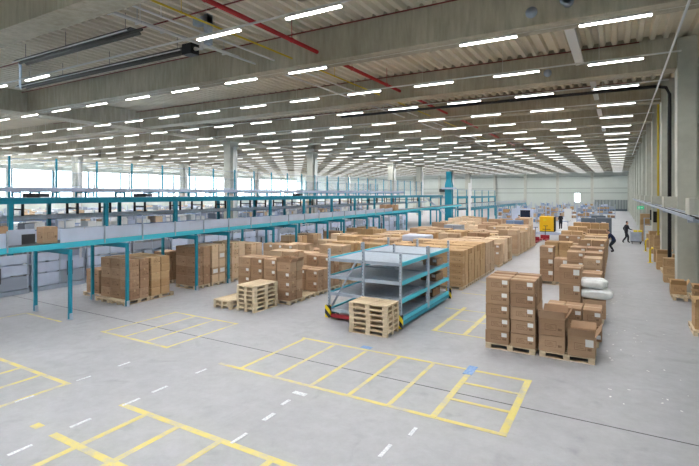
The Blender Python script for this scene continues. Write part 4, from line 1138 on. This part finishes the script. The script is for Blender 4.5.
# ------------------------------------------------------------------ people
def limbs_mesh(name, chains, mats_fn, sub=1):
    """chains: list of lists of (pos, radius); the first vertex of each later chain may reference ('j', idx)."""
    V = []; R = []; Ed = []
    for ch in chains:
        prev = None
        for e in ch:
            if e[0] == 'j': prev = e[1]; continue
            V.append(e[0]); R.append(e[1]); i = len(V) - 1
            if prev is not None: Ed.append((prev, i))
            prev = i
    me = bpy.data.meshes.new(name); me.from_pydata(V, Ed, [])
    o = bpy.data.objects.new(name, me); COL.objects.link(o)
    sk = o.modifiers.new('skin', 'SKIN'); sk.use_smooth_shade = True
    for i, r in enumerate(R): me.skin_vertices[0].data[i].radius = (r * (1.3 if r > .03 else 1), r * (1.3 if r > .03 else 1)) if not isinstance(r, tuple) else (r[0] * 1.3, r[1] * 1.3)
    me.skin_vertices[0].data[0].use_root = True
    sb = o.modifiers.new('sub', 'SUBSURF'); sb.levels = sub; sb.render_levels = sub
    dg = bpy.context.evaluated_depsgraph_get(); dg.update()
    m2 = bpy.data.meshes.new_from_object(o.evaluated_get(dg))
    bpy.data.objects.remove(o)
    m2.materials.clear(); names = []
    idx = []
    for p in m2.polygons:
        c = p.center; mn = mats_fn(c)
        if mn not in names: names.append(mn)
        idx.append(names.index(mn)); p.use_smooth = True
    for nme in names: m2.materials.append(MATS[nme])
    m2.polygons.foreach_set('material_index', idx)
    return m2

def person(loc, rz, J, label, shirt, trousers, hair=True, hold=None):
    """J: joint positions in local space, facing +Y."""
    Vc = lambda a, b, t: tuple(a[i] * (1 - t) + b[i] * t for i in range(3))
    ch = []
    torso = [(J['pelvis'], (.15, .11)), (J['waist'], (.13, .10)), (J['chest'], (.17, .12)), (J['neckb'], (.075, .07)), (J['neck'], .052), (J['headc'], (.078, .09)), (J['headt'], (.07, .08))]
    ch.append(torso)
    idx = 7
    hands = []
    for s in ('l', 'r'):
        a, e, w, h = J['sh' + s], J['el' + s], J['wr' + s], J['ha' + s]
        ch.append([('j', 2), (a, .062), (Vc(a, e, .5), .052), (e, .042), (w, .028), (h, (.038, .022))]); hi = idx + 4; idx += 5
        d = Vector(h) - Vector(w); d.normalize()
        side = d.cross(Vector((0, 0, 1)));
        if side.length < .2: side = Vector((0, 1, 0))
        side.normalize(); down = side.cross(d)
        for k, (o_, L) in enumerate(((-.027, .062), (-.009, .072), (.009, .068), (.027, .054))):
            b = Vector(h) + side * o_ + d * .03; m1 = b + d * L * .5; t = m1 + (d * .7 - Vector((0, 0, .6))) * L * .5
            ch.append([('j', hi), (tuple(b), .010), (tuple(m1), .009), (tuple(t), .008)]); idx += 3
        b = Vector(h) - side * .035 * (1 if s == 'l' else -1); t = b + d * .03 - side * .02 * (1 if s == 'l' else -1)
        ch.append([('j', hi), (tuple(b), .011), (tuple(t), .009)]); idx += 2
    for s in ('l', 'r'):
        hp, kn, an, to = J['hp' + s], J['kn' + s], J['an' + s], J['to' + s]
        ch.append([('j', 0), (hp, .095), (Vc(hp, kn, .5), .083), (kn, .06), (Vc(kn, an, .4), .058), (an, .042), (Vc(an, to, .35), .045), (to, .038)]); idx += 7
    head = Vector(J['headc']); nk = Vector(J['neck']); wr = [Vector(J['wrl']), Vector(J['wrr'])]; han = [Vector(J['hal']), Vector(J['har'])]
    hipz = J['pelvis'][2]
    ank = [Vector(J['anl']), Vector(J['anr'])]; tos = [Vector(J['tol']), Vector(J['tor'])]
    def mf(c):
        if (c - head).length < .17: return 'skin'
        if any((c - h).length < .11 and (c - h).length < (c - w).length + .02 for h, w in zip(han, wr)): return 'skin'
        if any((c - a).length < .09 and c.z < a.z + .03 for a in ank) or any((c - a).length < .13 for a in tos): return 'black'
        pel = Vector(J['pelvis']); ax = (Vector(J['waist']) - pel).normalized()
        if (c - pel).dot(ax) < .03 and min((c - w).length for w in wr + [Vector(J['ell']), Vector(J['elr'])]) > .14: return trousers
        return shirt
    me = limbs_mesh('person_body', ch, mf)
    root = linked('person', me, None, loc, rz); tag(root, label, 'person')
    hd = Vector(J['headt']) - nk; hd.normalize()
    fw = Vector(J.get('face', (0, 1, 0)))
    bm = bmesh.new(); bmesh.ops.create_uvsphere(bm, u_segments=16, v_segments=10, radius=1)
    hc = head + hd * .055 - fw * .02
    dele = [v for v in bm.verts if v.co.y > .35 and v.co.z < .35 or v.co.z < -.55]
    bmesh.ops.delete(bm, geom=dele, context='VERTS')
    for v in bm.verts: v.co = hc + Vector((v.co.x * .088, v.co.y * .102, v.co.z * .10))
    hm = bpy.data.meshes.new('hair'); bm.to_mesh(hm); bm.free(); hm.materials.append(MATS['hair'])
    for p in hm.polygons: p.use_smooth = True
    linked('hair', hm, root)
    side = fw.cross(hd).normalized(); mb = MB()
    for s in (-1, 1):
        e = head + fw * .088 + side * s * .032 + hd * .02; mb.cbox(e, (.02, .012, .01), 'black')
        er = head + side * s * .086; mb.cbox(er, (.018, .03, .05), 'skin')
    mb.build('eyes_and_ears', root)
    mb = MB(); b = head + fw * .088; mb.add([b + hd * .02, b - hd * .025 + side * .016, b - hd * .025 - side * .016, b - hd * .02 + fw * .026], [(0, 1, 3), (0, 3, 2), (1, 2, 3), (0, 2, 1)], 'skin')
    mb.cbox(b - hd * .055 - fw * .008, (.045, .012, .008), 'red'); mb.build('nose_and_mouth', root)
    return root
WALK = dict(pelvis=(0, 0, .96), waist=(0, .02, 1.10), chest=(0, .05, 1.32), neckb=(0, .06, 1.47), neck=(0, .08, 1.53), headc=(0, .10, 1.62), headt=(0, .10, 1.70),
            shl=(-.19, .05, 1.40), ell=(-.23, -.10, 1.16), wrl=(-.22, .0, .93), hal=(-.22, .03, .86),
            shr=(.19, .06, 1.40), elr=(.22, .16, 1.15), wrr=(.17, .38, 1.08), har=(.16, .45, 1.07),
            hpl=(-.10, 0, .90), knl=(-.10, .22, .52), anl=(-.10, .20, .10), tol=(-.10, .36, .045),
            hpr=(.10, 0, .90), knr=(.10, -.02, .50), anr=(.10, -.28, .14), tor=(.10, -.16, .045))
person((.55, 43.55, 0), -PI / 2 + .35, WALK, 'person in dark work clothes walking with a cart beside the right aisle', 'dark_cloth', 'dark_cloth')
BEND = dict(pelvis=(0, -.16, .82), waist=(0, -.10, .96), chest=(0, .06, 1.15), neckb=(0, .16, 1.26), neck=(0, .20, 1.31), headc=(0, .26, 1.38), headt=(0, .28, 1.46),
            shl=(-.19, .10, 1.20), ell=(-.22, .22, .95), wrl=(-.17, .46, .92), hal=(-.16, .53, .91),
            shr=(.19, .10, 1.20), elr=(.22, .22, .95), wrr=(.17, .46, .92), har=(.16, .53, .91),
            hpl=(-.10, -.14, .77), knl=(-.13, .12, .44), anl=(-.13, -.10, .09), tol=(-.13, .08, .045),
            hpr=(.10, -.14, .77), knr=(.13, .10, .44), anr=(.13, -.12, .09), tor=(.13, .06, .045))
person((-.36, 36.3, 0), PI / 2 + .15, BEND, 'person in blue bending towards the cartons at the right aisle edge', 'navy', 'dark_cloth')
STAND = dict(pelvis=(0, 0, .96), waist=(0, 0, 1.10), chest=(0, .02, 1.32), neckb=(0, .02, 1.47), neck=(0, .04, 1.53), headc=(0, .06, 1.62), headt=(0, .06, 1.70),
             shl=(-.19, .02, 1.40), ell=(-.24, .0, 1.14), wrl=(-.19, .20, 1.02), hal=(-.17, .27, 1.0),
             shr=(.19, .02, 1.40), elr=(.24, .0, 1.14), wrr=(.19, .20, 1.02), har=(.17, .27, 1.0),
             hpl=(-.10, 0, .90), knl=(-.11, .03, .50), anl=(-.11, 0, .10), tol=(-.12, .15, .045),
             hpr=(.10, 0, .90), knr=(.11, .03, .50), anr=(.11, 0, .10), tor=(.12, .15, .045))
person((-9.0, 51.2, 0), .3, STAND, 'person in light grey clothes standing left of the dark screen', 'grey_cloth', 'dark_cloth')
person((-5.6, 57.3, 0), .6, STAND, 'person in dark clothes standing beside the white board', 'dark_cloth', 'dark_cloth')
